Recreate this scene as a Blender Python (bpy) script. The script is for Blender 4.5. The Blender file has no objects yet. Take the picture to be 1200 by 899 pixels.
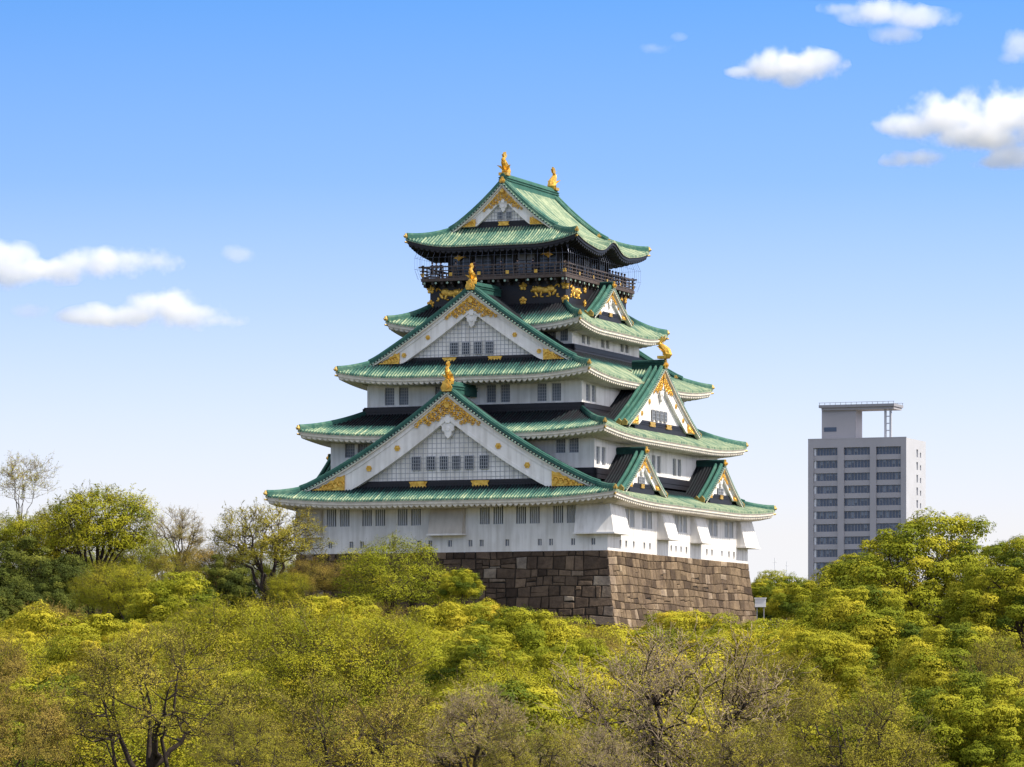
import bpy, bmesh, math, random
import numpy as np
from mathutils import Vector, Matrix

C = bpy.context.scene.collection
SC = bpy.context.scene
rad = math.radians

# ------------------------------------------------------------------ camera, sky, sun, exposure
cam_d = bpy.data.cameras.new('camera')
cam = bpy.data.objects.new('camera', cam_d)
C.objects.link(cam)
cam.location = (0, 0, 0)
cam.rotation_euler = (rad(90), 0, 0)
cam_d.sensor_width = 36.0
cam_d.lens = 5265.0 / 1200.0 * 36.0
cam_d.shift_y = 0.3212
cam_d.clip_start = 1.0
cam_d.clip_end = 40000
SC.camera = cam

SUN_ANG = rad(-19.0)          # heading of the sun, measured from +X
SUN_EL = rad(50.0)
SUN_DIR = Vector((math.cos(SUN_ANG) * math.cos(SUN_EL), math.sin(SUN_ANG) * math.cos(SUN_EL), math.sin(SUN_EL)))
w = bpy.data.worlds.new('World')
SC.world = w
w.use_nodes = True
nt = w.node_tree
nt.nodes.clear()
n_out = nt.nodes.new('ShaderNodeOutputWorld')
n_bg = nt.nodes.new('ShaderNodeBackground')
n_sky = nt.nodes.new('ShaderNodeTexSky')
n_sky.sky_type = 'NISHITA'
n_sky.sun_disc = False
n_sky.sun_elevation = SUN_EL
n_sky.sun_rotation = math.pi / 2 - SUN_ANG
n_sky.altitude = 0
n_sky.air_density = 1.0
n_sky.dust_density = 1.0
n_sky.ozone_density = 2.0
n_tc = nt.nodes.new('ShaderNodeTexCoord')
n_ml = nt.nodes.new('ShaderNodeVectorMath'); n_ml.operation = 'MULTIPLY'
n_ml.inputs[1].default_value = (1, 1, 5.0)
n_nm = nt.nodes.new('ShaderNodeVectorMath'); n_nm.operation = 'NORMALIZE'
nt.links.new(n_tc.outputs['Generated'], n_ml.inputs[0])
nt.links.new(n_ml.outputs[0], n_nm.inputs[0])
nt.links.new(n_nm.outputs[0], n_sky.inputs['Vector'])
n_hs = nt.nodes.new('ShaderNodeHueSaturation')
n_hs.inputs['Saturation'].default_value = 1.32
nt.links.new(n_sky.outputs[0], n_hs.inputs['Color'])
# whitish haze of the lower air: the sky pales towards the horizon
n_sx = nt.nodes.new('ShaderNodeSeparateXYZ')
n_z5 = nt.nodes.new('ShaderNodeMath'); n_z5.operation = 'MULTIPLY'; n_z5.inputs[1].default_value = 1.0
n_rp = nt.nodes.new('ShaderNodeValToRGB')
hz = [(0.04, 0.99), (0.062, 0.78), (0.09, 0.46), (0.118, 0.20), (0.16, 0.03), (0.20, 0.02), (0.30, 0.45), (0.55, 0.85)]   # pale again overhead: unseen brightness added as neutral fill for shaded walls
while len(n_rp.color_ramp.elements) < len(hz): n_rp.color_ramp.elements.new(0.5)
for e_, (p_, f_) in zip(n_rp.color_ramp.elements, hz):
    e_.position = p_; e_.color = (f_, f_, f_, 1)
n_mx = nt.nodes.new('ShaderNodeMix'); n_mx.data_type = 'RGBA'
n_mx.inputs[7].default_value = (2.62, 2.60, 2.66, 1)
nt.links.new(n_tc.outputs['Generated'], n_sx.inputs[0])
nt.links.new(n_sx.outputs['Z'], n_z5.inputs[0])
nt.links.new(n_z5.outputs[0], n_rp.inputs['Fac'])
nt.links.new(n_rp.outputs['Color'], n_mx.inputs[0])
nt.links.new(n_hs.outputs[0], n_mx.inputs[6])
nt.links.new(n_mx.outputs[2], n_bg.inputs['Color'])
n_bg.inputs['Strength'].default_value = 0.15
nt.links.new(n_bg.outputs[0], n_out.inputs[0])

sun_d = bpy.data.lights.new('sun', 'SUN')
sun_d.energy = 2.5
sun_d.angle = rad(0.5)
sun_d.color = (1.0, 0.93, 0.82)
sun = bpy.data.objects.new('sun', sun_d)
C.objects.link(sun)
sun.rotation_euler = (-SUN_DIR).to_track_quat('-Z', 'Y').to_euler()
sun.location = (100, 0, 200)

SC.view_settings.view_transform = 'Standard'
SC.view_settings.look = 'None'
SC.view_settings.exposure = 1.24
SC.view_settings.gamma = 1.0
SC.view_settings.use_curve_mapping = False
SC.render.engine = 'CYCLES'
cy = SC.cycles
cy.max_bounces = 16
cy.diffuse_bounces = 2
cy.glossy_bounces = 2
cy.transmission_bounces = 3
cy.transparent_max_bounces = 8
cy.volume_bounces = 16
cy.volume_max_steps = 160
cy.use_denoising = True
try:
    cy.denoiser = 'OPENIMAGEDENOISE'
    cy.denoising_prefilter = 'ACCURATE'
except Exception:
    pass

# ------------------------------------------------------------------ materials
def mat(name, col, rough=0.8, metal=0.0, spec=0.3, noise=0.0, nscale=1.0, col2=None, bump=0.0, bscale=8.0, coord='Object'):
    m = bpy.data.materials.new(name)
    m.use_nodes = True
    t = m.node_tree
    b = t.nodes['Principled BSDF']
    b.inputs['Roughness'].default_value = rough
    b.inputs['Metallic'].default_value = metal
    b.inputs['Specular IOR Level'].default_value = spec
    b.inputs['Base Color'].default_value = (*col, 1)
    if noise > 0 or col2 is not None:
        tc = t.nodes.new('ShaderNodeTexCoord')
        ns = t.nodes.new('ShaderNodeTexNoise')
        ns.inputs['Scale'].default_value = nscale
        ns.inputs['Detail'].default_value = 6
        ns.inputs['Roughness'].default_value = 0.65
        t.links.new(tc.outputs[coord], ns.inputs['Vector'])
        rp = t.nodes.new('ShaderNodeValToRGB')
        c2 = col2 if col2 is not None else tuple(c * (1 - noise) for c in col)
        rp.color_ramp.elements[0].position = 0.32
        rp.color_ramp.elements[1].position = 0.66
        rp.color_ramp.elements[0].color = (*c2, 1)
        rp.color_ramp.elements[1].color = (*col, 1)
        t.links.new(ns.outputs['Fac'], rp.inputs['Fac'])
        t.links.new(rp.outputs['Color'], b.inputs['Base Color'])
    if bump > 0:
        tc = t.nodes.new('ShaderNodeTexCoord')
        ns = t.nodes.new('ShaderNodeTexNoise')
        ns.inputs['Scale'].default_value = bscale
        ns.inputs['Detail'].default_value = 4
        bp = t.nodes.new('ShaderNodeBump')
        bp.inputs['Strength'].default_value = bump
        bp.inputs['Distance'].default_value = 0.1
        t.links.new(tc.outputs[coord], ns.inputs['Vector'])
        t.links.new(ns.outputs['Fac'], bp.inputs['Height'])
        t.links.new(bp.outputs[0], b.inputs['Normal'])
    return m

def plaster_mat(name, col, col2):
    """white plaster with faint vertical rain streaks and blotches"""
    m = mat(name, col, rough=0.85, spec=0.15)
    t = m.node_tree
    b = t.nodes['Principled BSDF']
    tc = t.nodes.new('ShaderNodeTexCoord')
    mp = t.nodes.new('ShaderNodeMapping')
    mp.inputs['Scale'].default_value = (2.2, 2.2, 0.16)
    n1 = t.nodes.new('ShaderNodeTexNoise'); n1.inputs['Scale'].default_value = 1.0; n1.inputs['Detail'].default_value = 5
    n2 = t.nodes.new('ShaderNodeTexNoise'); n2.inputs['Scale'].default_value = 0.35; n2.inputs['Detail'].default_value = 5
    mx = t.nodes.new('ShaderNodeMath'); mx.operation = 'MULTIPLY'
    rp = t.nodes.new('ShaderNodeValToRGB')
    rp.color_ramp.elements[0].position = 0.10; rp.color_ramp.elements[0].color = (*col2, 1)
    rp.color_ramp.elements[1].position = 0.30; rp.color_ramp.elements[1].color = (*col, 1)
    t.links.new(tc.outputs['Object'], mp.inputs[0]); t.links.new(mp.outputs[0], n1.inputs['Vector'])
    t.links.new(tc.outputs['Object'], n2.inputs['Vector'])
    t.links.new(n1.outputs['Fac'], mx.inputs[0]); t.links.new(n2.outputs['Fac'], mx.inputs[1])
    t.links.new(mx.outputs[0], rp.inputs['Fac']); t.links.new(rp.outputs[0], b.inputs['Base Color'])
    return m

def copper_mat(name, stops, rough=0.55):
    """patinated copper tiles: the 'patina' attribute mixes rain reach (none under an eave), darker grooves and sunlight painted on side slopes"""
    m = mat(name, (0.2, 0.4, 0.25), rough=0.7, spec=0.18)
    t = m.node_tree
    b = t.nodes['Principled BSDF']
    at = t.nodes.new('ShaderNodeAttribute'); at.attribute_name = 'patina_sun'
    tc = t.nodes.new('ShaderNodeTexCoord')
    n1 = t.nodes.new('ShaderNodeTexNoise'); n1.inputs['Scale'].default_value = 0.8; n1.inputs['Detail'].default_value = 7
    n1.inputs['Roughness'].default_value = 0.7
    n2 = t.nodes.new('ShaderNodeTexNoise'); n2.inputs['Scale'].default_value = 3.5; n2.inputs['Detail'].default_value = 3
    t.links.new(tc.outputs['Object'], n1.inputs['Vector']); t.links.new(tc.outputs['Object'], n2.inputs['Vector'])
    a1 = t.nodes.new('ShaderNodeMath'); a1.operation = 'MULTIPLY_ADD'
    a1.inputs[1].default_value = 0.55; a1.inputs[2].default_value = -0.27
    t.links.new(n1.outputs['Fac'], a1.inputs[0])
    a2 = t.nodes.new('ShaderNodeMath'); a2.operation = 'MULTIPLY_ADD'
    a2.inputs[1].default_value = 0.25; a2.inputs[2].default_value = -0.125
    t.links.new(n2.outputs['Fac'], a2.inputs[0])
    s1 = t.nodes.new('ShaderNodeMath'); s1.operation = 'ADD'
    t.links.new(a1.outputs[0], s1.inputs[0]); t.links.new(a2.outputs[0], s1.inputs[1])
    s2 = t.nodes.new('ShaderNodeMath'); s2.operation = 'ADD'; s2.use_clamp = True
    t.links.new(at.outputs['Fac'], s2.inputs[0]); t.links.new(s1.outputs[0], s2.inputs[1])
    rp = t.nodes.new('ShaderNodeValToRGB')
    el = rp.color_ramp.elements
    while len(el) < len(stops): el.new(0.5)
    for e, (p, c) in zip(el, stops):
        e.position = p; e.color = (*c, 1)
    t.links.new(s2.outputs[0], rp.inputs['Fac']); t.links.new(rp.outputs[0], b.inputs['Base Color'])
    return m

def tint_mat(name, stops, rough=0.8, transl=0.0, spec=0.15, bump=0.0, bscale=5.0):
    """colour picked per leaf or per stone by the 'tint' attribute"""
    m = bpy.data.materials.new(name); m.use_nodes = True
    t = m.node_tree; b = t.nodes['Principled BSDF']
    b.inputs['Roughness'].default_value = rough
    b.inputs['Specular IOR Level'].default_value = spec
    at = t.nodes.new('ShaderNodeAttribute'); at.attribute_name = 'tint'
    rp = t.nodes.new('ShaderNodeValToRGB')
    el = rp.color_ramp.elements
    while len(el) < len(stops): el.new(0.5)
    for e, (p, c) in zip(el, stops):
        e.position = p; e.color = (*c, 1)
    t.links.new(at.outputs['Fac'], rp.inputs['Fac'])
    out = rp.outputs[0]
    if bump > 0:
        tc = t.nodes.new('ShaderNodeTexCoord')
        ns = t.nodes.new('ShaderNodeTexNoise'); ns.inputs['Scale'].default_value = bscale; ns.inputs['Detail'].default_value = 7
        ns.inputs['Roughness'].default_value = 0.7
        t.links.new(tc.outputs['Object'], ns.inputs['Vector'])
        bp = t.nodes.new('ShaderNodeBump'); bp.inputs['Strength'].default_value = bump; bp.inputs['Distance'].default_value = 0.12
        t.links.new(ns.outputs['Fac'], bp.inputs['Height']); t.links.new(bp.outputs[0], b.inputs['Normal'])
        mx = t.nodes.new('ShaderNodeMix'); mx.data_type = 'RGBA'; mx.blend_type = 'MULTIPLY'
        mx.inputs[0].default_value = 0.75
        r2 = t.nodes.new('ShaderNodeValToRGB')
        r2.color_ramp.elements[0].position = 0.3; r2.color_ramp.elements[0].color = (0.5, 0.47, 0.45, 1)
        r2.color_ramp.elements[1].position = 0.7; r2.color_ramp.elements[1].color = (1.25, 1.2, 1.15, 1)
        t.links.new(ns.outputs['Fac'], r2.inputs['Fac'])
        t.links.new(out, mx.inputs[6]); t.links.new(r2.outputs[0], mx.inputs[7]); out = mx.outputs[2]
        # broad weather stains
        n3 = t.nodes.new('ShaderNodeTexNoise'); n3.inputs['Scale'].default_value = 0.28; n3.inputs['Detail'].default_value = 5; n3.inputs['Roughness'].default_value = 0.7
        t.links.new(tc.outputs['Object'], n3.inputs['Vector'])
        r3 = t.nodes.new('ShaderNodeValToRGB')
        r3.color_ramp.elements[0].position = 0.38; r3.color_ramp.elements[0].color = (0.62, 0.58, 0.58, 1)
        r3.color_ramp.elements[1].position = 0.62; r3.color_ramp.elements[1].color = (1.12, 1.08, 1.0, 1)
        m3 = t.nodes.new('ShaderNodeMix'); m3.data_type = 'RGBA'; m3.blend_type = 'MULTIPLY'; m3.inputs[0].default_value = 0.9
        t.links.new(n3.outputs['Fac'], r3.inputs['Fac']); t.links.new(out, m3.inputs[6]); t.links.new(r3.outputs[0], m3.inputs[7]); out = m3.outputs[2]
    t.links.new(out, b.inputs['Base Color'])
    if transl > 0:
        tr = t.nodes.new('ShaderNodeBsdfTranslucent')
        t.links.new(out, tr.inputs['Color'])
        ms = t.nodes.new('ShaderNodeMixShader'); ms.inputs[0].default_value = transl
        t.links.new(b.outputs[0], ms.inputs[1]); t.links.new(tr.outputs[0], ms.inputs[2])
        t.links.new(ms.outputs[0], t.nodes['Material Output'].inputs['Surface'])
    return m

M = {}
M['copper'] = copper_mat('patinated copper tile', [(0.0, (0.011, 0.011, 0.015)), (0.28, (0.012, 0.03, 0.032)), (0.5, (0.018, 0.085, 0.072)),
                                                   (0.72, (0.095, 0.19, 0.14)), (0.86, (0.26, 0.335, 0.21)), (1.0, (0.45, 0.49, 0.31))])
M['ridge'] = copper_mat('green ridge tile', [(0.0, (0.012, 0.016, 0.02)), (0.4, (0.014, 0.055, 0.047)), (0.75, (0.05, 0.145, 0.11)), (1.0, (0.21, 0.315, 0.22))])
M['plaster'] = plaster_mat('white plaster', (0.87, 0.835, 0.785), (0.62, 0.585, 0.53))
M['plaster_beige'] = plaster_mat('beige plaster', (0.60, 0.54, 0.46), (0.46, 0.40, 0.33))  # front bays only, browner than the walls
M['cream'] = mat('cream eave plaster', (0.78, 0.71, 0.59), noise=0.25, nscale=1.2)
M['black'] = mat('black lacquered wood', (0.016, 0.014, 0.018), rough=0.5, spec=0.4, noise=0.3, nscale=2)
M['darkwood'] = mat('dark brown wood', (0.05, 0.038, 0.03), rough=0.6, noise=0.4, nscale=3)
M['railwood'] = mat('weathered railing wood', (0.11, 0.08, 0.065), rough=0.6, noise=0.4, nscale=3)
M['gold'] = mat('gilded metal', (0.90, 0.57, 0.11), rough=0.36, metal=0.6, spec=0.5, col2=(0.55, 0.27, 0.03), nscale=2.6, bump=0.8, bscale=3.5)
M['dull_gold'] = mat('weathered gilding', (0.50, 0.34, 0.09), rough=0.5, metal=0.3, noise=0.5, nscale=4)
M['glass'] = mat('dark window glass', (0.045, 0.055, 0.07), rough=0.15, spec=0.5)
M['paleglass'] = mat('grey window glass', (0.20, 0.215, 0.24), rough=0.25, spec=0.5)
M['bars'] = mat('white window bars', (0.70, 0.70, 0.70), rough=0.7)
M['greybars'] = mat('grey window lattice', (0.42, 0.43, 0.45), rough=0.7)
M['lattice'] = mat('grey lattice strip', (0.42, 0.42, 0.435), rough=0.8)
M['net'] = mat('thin steel net wire', (0.18, 0.2, 0.26), rough=0.5, metal=0.5)
M['stone_dark'] = tint_mat('dark granite', [(0.0, (0.05, 0.037, 0.029)), (0.45, (0.12, 0.09, 0.067)), (0.8, (0.20, 0.15, 0.108)), (1.0, (0.29, 0.255, 0.21))], bump=0.7, bscale=2.5)
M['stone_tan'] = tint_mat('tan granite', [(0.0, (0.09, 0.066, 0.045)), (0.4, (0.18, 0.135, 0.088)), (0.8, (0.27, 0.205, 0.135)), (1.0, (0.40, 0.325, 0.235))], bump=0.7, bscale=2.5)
M['joint'] = mat('dark stone joint', (0.03, 0.025, 0.02), rough=1)
M['ground'] = mat('leaf littered soil', (0.09, 0.075, 0.04), rough=1, col2=(0.05, 0.06, 0.02), nscale=0.15)
M['bark'] = mat('dark bark', (0.065, 0.047, 0.038), rough=0.95, noise=0.5, nscale=3)
M['palebark'] = mat('pale grey bark', (0.20, 0.165, 0.135), rough=0.95, noise=0.45, nscale=3)
M['twig'] = mat('brown twigs', (0.15, 0.105, 0.06), rough=0.95, noise=0.4, nscale=2)
M['paletwig'] = mat('pale grey twigs', (0.46, 0.35, 0.225), rough=0.95, noise=0.4, nscale=2)
M['leaf_yellow'] = tint_mat('yellow green young leaves', [(0.0, (0.15, 0.18, 0.012)), (0.5, (0.40, 0.365, 0.020)), (1.0, (0.56, 0.43, 0.035))], transl=0.15)
M['leaf_green'] = tint_mat('green leaves', [(0.0, (0.065, 0.10, 0.008)), (0.5, (0.255, 0.27, 0.013)), (1.0, (0.48, 0.41, 0.027))], transl=0.15)
M['leaf_olive'] = tint_mat('olive leaves', [(0.0, (0.11, 0.115, 0.014)), (0.5, (0.31, 0.275, 0.026)), (1.0, (0.45, 0.36, 0.045))], transl=0.15)
M['leaf_brown'] = tint_mat('bronze young leaves', [(0.0, (0.16, 0.135, 0.02)), (0.5, (0.34, 0.26, 0.045)), (1.0, (0.50, 0.34, 0.075))], transl=0.15)
M['leaf_dark'] = tint_mat('dark evergreen leaves', [(0.0, (0.035, 0.052, 0.010)), (0.5, (0.09, 0.11, 0.015)), (1.0, (0.20, 0.20, 0.025))], transl=0.1)
M['leaf_fine'] = tint_mat('fine light green leaves', [(0.0, (0.14, 0.175, 0.010)), (0.5, (0.36, 0.35, 0.017)), (1.0, (0.50, 0.42, 0.03))], transl=0.2)
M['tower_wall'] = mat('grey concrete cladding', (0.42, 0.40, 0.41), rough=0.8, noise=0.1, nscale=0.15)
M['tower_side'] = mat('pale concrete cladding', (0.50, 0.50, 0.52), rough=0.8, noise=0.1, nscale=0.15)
M['tower_glass'] = mat('blue grey glazing', (0.035, 0.062, 0.115), rough=0.12, spec=0.6)
M['blind'] = mat('pale blinds', (0.19, 0.22, 0.27), rough=0.6)
M['white'] = mat('white painted metal', (0.75, 0.75, 0.76), rough=0.5)
M['steel'] = mat('grey steel', (0.30, 0.29, 0.30), rough=0.5)
M['skin'] = mat('skin', (0.5, 0.32, 0.24))
M['hair'] = mat('black hair', (0.015, 0.012, 0.012))
M['cloth_navy'] = mat('navy clothing', (0.02, 0.025, 0.05))
M['cloth_grey'] = mat('grey clothing', (0.12, 0.12, 0.13))
M['cloth_red'] = mat('dark red clothing', (0.12, 0.02, 0.025))

# ------------------------------------------------------------------ mesh helpers
def tag(o, label=None, cat=None, group=None, kind=None):
    if label: o['label'] = label
    if cat: o['category'] = cat
    if group: o['group'] = group
    if kind: o['kind'] = kind
    return o

def empty(name, loc=(0, 0, 0), rz=0.0, parent=None):
    o = bpy.data.objects.new(name, None)
    C.objects.link(o)
    o.empty_display_size = 0.5
    o.location = loc
    o.rotation_euler = (0, 0, rz)
    if parent: o.parent = parent
    return o

def ident(s, o): return (s, o)
SIDE = {'front': lambda s, o: (s, -o), 'right': lambda s, o: (o, s),
        'back': lambda s, o: (-s, o), 'left': lambda s, o: (-o, -s)}

class MB:
    """collects shapes; build() links them as ONE mesh object. With a side set, (s, o, z) = along the facade, outward, up."""
    def __init__(self, side=None):
        self.v = []; self.f = []; self.m = []; self.a = []
        self.side = side; self.mi = 0; self.av = 1.0
    def P(self, p):
        if self.side:
            x, y = SIDE[self.side](p[0], p[1]); return (x, y, p[2])
        return (p[0], p[1], p[2])
    def add(self, verts, faces, attr=None):
        b = len(self.v)
        self.v.extend(self.P(p) for p in verts)
        if attr is None: self.a.extend([self.av] * len(verts))
        else: self.a.extend(attr)
        for f in faces:
            self.f.append([i + b for i in f]); self.m.append(self.mi)
    def box(self, x0, x1, y0, y1, z0, z1):
        self.add([(x0, y0, z0), (x1, y0, z0), (x1, y1, z0), (x0, y1, z0), (x0, y0, z1), (x1, y0, z1), (x1, y1, z1), (x0, y1, z1)],
                 [(0, 3, 2, 1), (4, 5, 6, 7), (0, 1, 5, 4), (1, 2, 6, 5), (2, 3, 7, 6), (3, 0, 4, 7)])
    def plate(self, poly, o0, o1):
        """polygon in (s, z), extruded along the outward axis"""
        n = len(poly)
        v = [(p[0], o0, p[1]) for p in poly] + [(p[0], o1, p[1]) for p in poly]
        f = [tuple(range(n)), tuple(range(2 * n - 1, n - 1, -1))]
        f += [(i, (i + 1) % n, n + (i + 1) % n, n + i) for i in range(n)]
        self.add(v, f)
    def grid(self, rows, attr=None):
        nr, nc = len(rows), len(rows[0])
        v = [p for r in rows for p in r]
        a = [q for r in attr for q in r] if attr is not None else None
        f = [(i * nc + j, i * nc + j + 1, (i + 1) * nc + j + 1, (i + 1) * nc + j) for i in range(nr - 1) for j in range(nc - 1)]
        self.add(v, f, a)
    def tube(self, pts, r, sides=6, cap=True):
        pts = [Vector(p) for p in pts]
        rs = r if isinstance(r, (list, tuple)) else [r] * len(pts)
        v = []; n = len(pts)
        t0 = (pts[-1] - pts[0])
        ref = Vector((0, 0, 1)) if abs(t0.normalized().z) < 0.9 else Vector((1, 0, 0))
        for i, p in enumerate(pts):
            t = (pts[min(i + 1, n - 1)] - pts[max(i - 1, 0)]).normalized()
            u = t.cross(ref).normalized(); q = u.cross(t)
            for k in range(sides):
                a = 2 * math.pi * k / sides
                v.append(tuple(p + u * (math.cos(a) * rs[i]) + q * (math.sin(a) * rs[i])))
        f = [(i * sides + k, i * sides + (k + 1) % sides, (i + 1) * sides + (k + 1) % sides, (i + 1) * sides + k)
             for i in range(n - 1) for k in range(sides)]
        if cap:
            f.append(tuple(range(sides - 1, -1, -1))); f.append(tuple(range((n - 1) * sides, n * sides)))
        self.add(v, f)
    def ridge(self, pts, wd, h, attr=None):
        """a ridge course with rounded top swept along a path"""
        sec = [(-.5, -.35), (-.5, .62), (-.36, .7), (-.3, .92), (-.12, 1.06), (.12, 1.06), (.3, .92), (.36, .7), (.5, .62), (.5, -.35)]
        pts = [Vector(p) for p in pts]; n = len(pts); rows = []; at = []
        for i, p in enumerate(pts):
            t = (pts[min(i + 1, n - 1)] - pts[max(i - 1, 0)]); t.z = 0; t.normalize()
            sd = Vector((t.y, -t.x, 0))
            rows.append([tuple(p + sd * (a * wd) + Vector((0, 0, b * h))) for a, b in sec])
            av = attr[i] if attr else self.av
            at.append([av] * len(sec))
        self.grid(rows, at)
        for e in (0, -1):
            self.add(rows[e], [tuple(range(len(sec)))], at[e])
    def ell(self, c, r, seg=8, rings=5, rot=None):
        v = []; f = []
        R = rot or Matrix.Identity(3)
        for i in range(rings + 1):
            th = math.pi * i / rings
            for k in range(seg):
                a = 2 * math.pi * k / seg
                q = R @ Vector((r[0] * math.sin(th) * math.cos(a), r[1] * math.sin(th) * math.sin(a), r[2] * math.cos(th)))
                v.append((c[0] + q.x, c[1] + q.y, c[2] + q.z))
        for i in range(rings):
            for k in range(seg):
                f.append((i * seg + k, i * seg + (k + 1) % seg, (i + 1) * seg + (k + 1) % seg, (i + 1) * seg + k))
        self.add(v, f)
    def disc(self, s, z, o0, o1, r, n=8, ph=0.0):
        self.plate([(s + r * math.cos(ph + 2 * math.pi * k / n), z + r * math.sin(ph + 2 * math.pi * k / n)) for k in range(n)], o0, o1)
    def build(self, name, mats, parent=None, smooth=False, attr=None, bevel=0.0):
        me = bpy.data.meshes.new(name)
        me.from_pydata(self.v, [], self.f)
        if not isinstance(mats, (list, tuple)): mats = [mats]
        for m in mats: me.materials.append(M[m])
        me.polygons.foreach_set('material_index', self.m)
        if attr:
            at = me.attributes.new(attr, 'FLOAT', 'POINT')
            at.data.foreach_set('value', np.asarray(self.a, dtype=np.float32))
        bm = bmesh.new(); bm.from_mesh(me)
        bmesh.ops.recalc_face_normals(bm, faces=bm.faces)
        bm.to_mesh(me); bm.free()
        if smooth: me.polygons.foreach_set('use_smooth', [True] * len(me.polygons))
        me.update()
        o = bpy.data.objects.new(name, me)
        C.objects.link(o)
        if parent: o.parent = parent
        if bevel > 0:
            b = o.modifiers.new('bevel', 'BEVEL'); b.width = bevel; b.segments = 1; b.limit_method = 'ANGLE'
        return o

def np_mesh(name, V, F, mats, midx=None, tint=None, smooth=False):
    me = bpy.data.meshes.new(name)
    nf, k = F.shape
    me.vertices.add(len(V)); me.vertices.foreach_set('co', V.astype(np.float32).ravel())
    me.loops.add(nf * k); me.loops.foreach_set('vertex_index', F.astype(np.int32).ravel())
    me.polygons.add(nf)
    me.polygons.foreach_set('loop_start', np.arange(0, nf * k, k, dtype=np.int32))
    if midx is not None: me.polygons.foreach_set('material_index', midx.astype(np.int32))
    if smooth: me.polygons.foreach_set('use_smooth', np.ones(nf, dtype=bool))
    for m in mats: me.materials.append(M[m])
    if tint is not None:
        at = me.attributes.new('tint', 'FLOAT', 'POINT')
        at.data.foreach_set('value', tint.astype(np.float32))
    me.update(calc_edges=True)
    return me

# ------------------------------------------------------------------ the ground
GY = [-400, 60, 120, 200, 250, 330, 375, 396, 406, 540, 700, 20000]
GZ = [-12, -11, -8.6, -6.0, -4.0, -1.6, 0.0, 5.5, 7.4, 7.4, 2.0, 2.0]
def ground_z(x, y):
    return float(np.interp(y, GY, GZ)) + 0.25 * math.sin(x * 0.21 + 1.3) * math.cos(y * 0.13)
ys = sorted(set([-400, -100, 0, 60] + list(range(90, 440, 6)) + [460, 500, 540, 580, 620, 660, 700, 900, 1200, 2000, 4000, 9000, 20000]))
xs = [-9000, -3000, -1000, -400, -200] + list(range(-120, 121, 6)) + [200, 400, 1000, 3000, 9000]
g = MB()
g.grid([[(x, y, ground_z(x, y)) for x in xs] for y in ys])
go = g.build('ground', 'ground', smooth=True)
tag(go, kind='structure')

# ------------------------------------------------------------------ the castle
TH = rad(-21.2456)
KEEP = empty('castle_keep', (1.712, 443.815, 0), TH)
tag(KEEP, 'white five tiered castle keep with green copper roofs and gold ornaments on a stone base', 'castle')

ALPHA = {}
class Roof: pass
def mk(**k):
    r = Roof(); r.__dict__.update(k); return r
# A, B: half extents of the eave across and in depth; a, b: half extents of the wall that rises above; E: eave height mid-side
R1 = mk(A=17.74, B=23.96, a=13.5, b=18.09, wA=15.82, wB=20.82, E=19.98, lift=0.62, H=10.35, al=0.64, iri=True, yg=20.8, yov=21.75, k=1.1, ab=(15.67, 21.02, 26.3))
R2 = mk(A=15.67, B=21.02, a=11.05, b=14.89, wA=13.5, wB=18.09, E=26.34, lift=0.62, H=2.45, al=0.72, iri=False, ab=(13.01, 18.07, 32.0))
R3 = mk(A=13.01, B=18.07, a=8.1, b=9.58, wA=11.05, wB=14.89, E=32.02, lift=0.68, H=8.4, al=0.82, iri=True, yg=14.9, yov=15.75, k=1.0, ab=(10.09, 12.67, 37.3))
R4 = mk(A=10.09, B=12.67, a=7.07, b=8.57, wA=8.1, wB=9.58, E=37.18, lift=0.72, H=2.3, al=0.72, iri=False, ab=(8.0, 10.0, 41.9))
R5 = mk(A=8.91, B=10.43, a=0, b=0, wA=5.7, wB=6.9, E=45.22, lift=0.88, H=6.35, al=0.5, iri=True, yg=6.75, yov=7.45, k=1.08, ab=None)
R5.kara = True
for r in (R1, R2, R3, R4): r.kara = False

def halfs(r, side): return (r.B, r.A) if side in ('right', 'left') else (r.A, r.B)   # (half length, outward extent)
def roof_z(r, side, s, d):
    s = np.asarray(s, float); d = np.asarray(d, float)
    xs_ = side in ('right', 'left')
    if r.iri:
        dx = d if xs_ else r.k * d
        T = dx / r.A
        base = r.E + r.H * (r.al * T + (1 - r.al) * T * T)
        half = (r.B - dx / r.k) if xs_ else (r.A - dx)
        l = dx / (r.k * (r.B - r.yg))
    else:
        D = (r.A - r.a) if xs_ else (r.B - r.b)
        T = d / D
        base = r.E + r.H * (r.al * T + (1 - r.al) * T * T)
        half = (r.B - T * (r.B - r.b)) if xs_ else (r.A - T * (r.A - r.a))
        l = T
    sn = np.clip(np.abs(s) / np.maximum(half, 0.01), 0, 1)
    z = base + r.lift * np.maximum(0, (sn - 0.42) / 0.58) ** 2.1 * np.maximum(0, 1 - l) ** 1.4
    if r.kara and xs_:
        q = np.clip(np.abs(s) / 3.4, 0, 1)
        z = z + (0.95 * (0.5 + 0.5 * np.cos(math.pi * q)) ** 1.3 - 0.12 * np.exp(-((np.abs(s) - 4.2) / 1.2) ** 2)) * np.clip(1 - d / 3.6, 0, 1) ** 1.3
    return z
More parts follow.
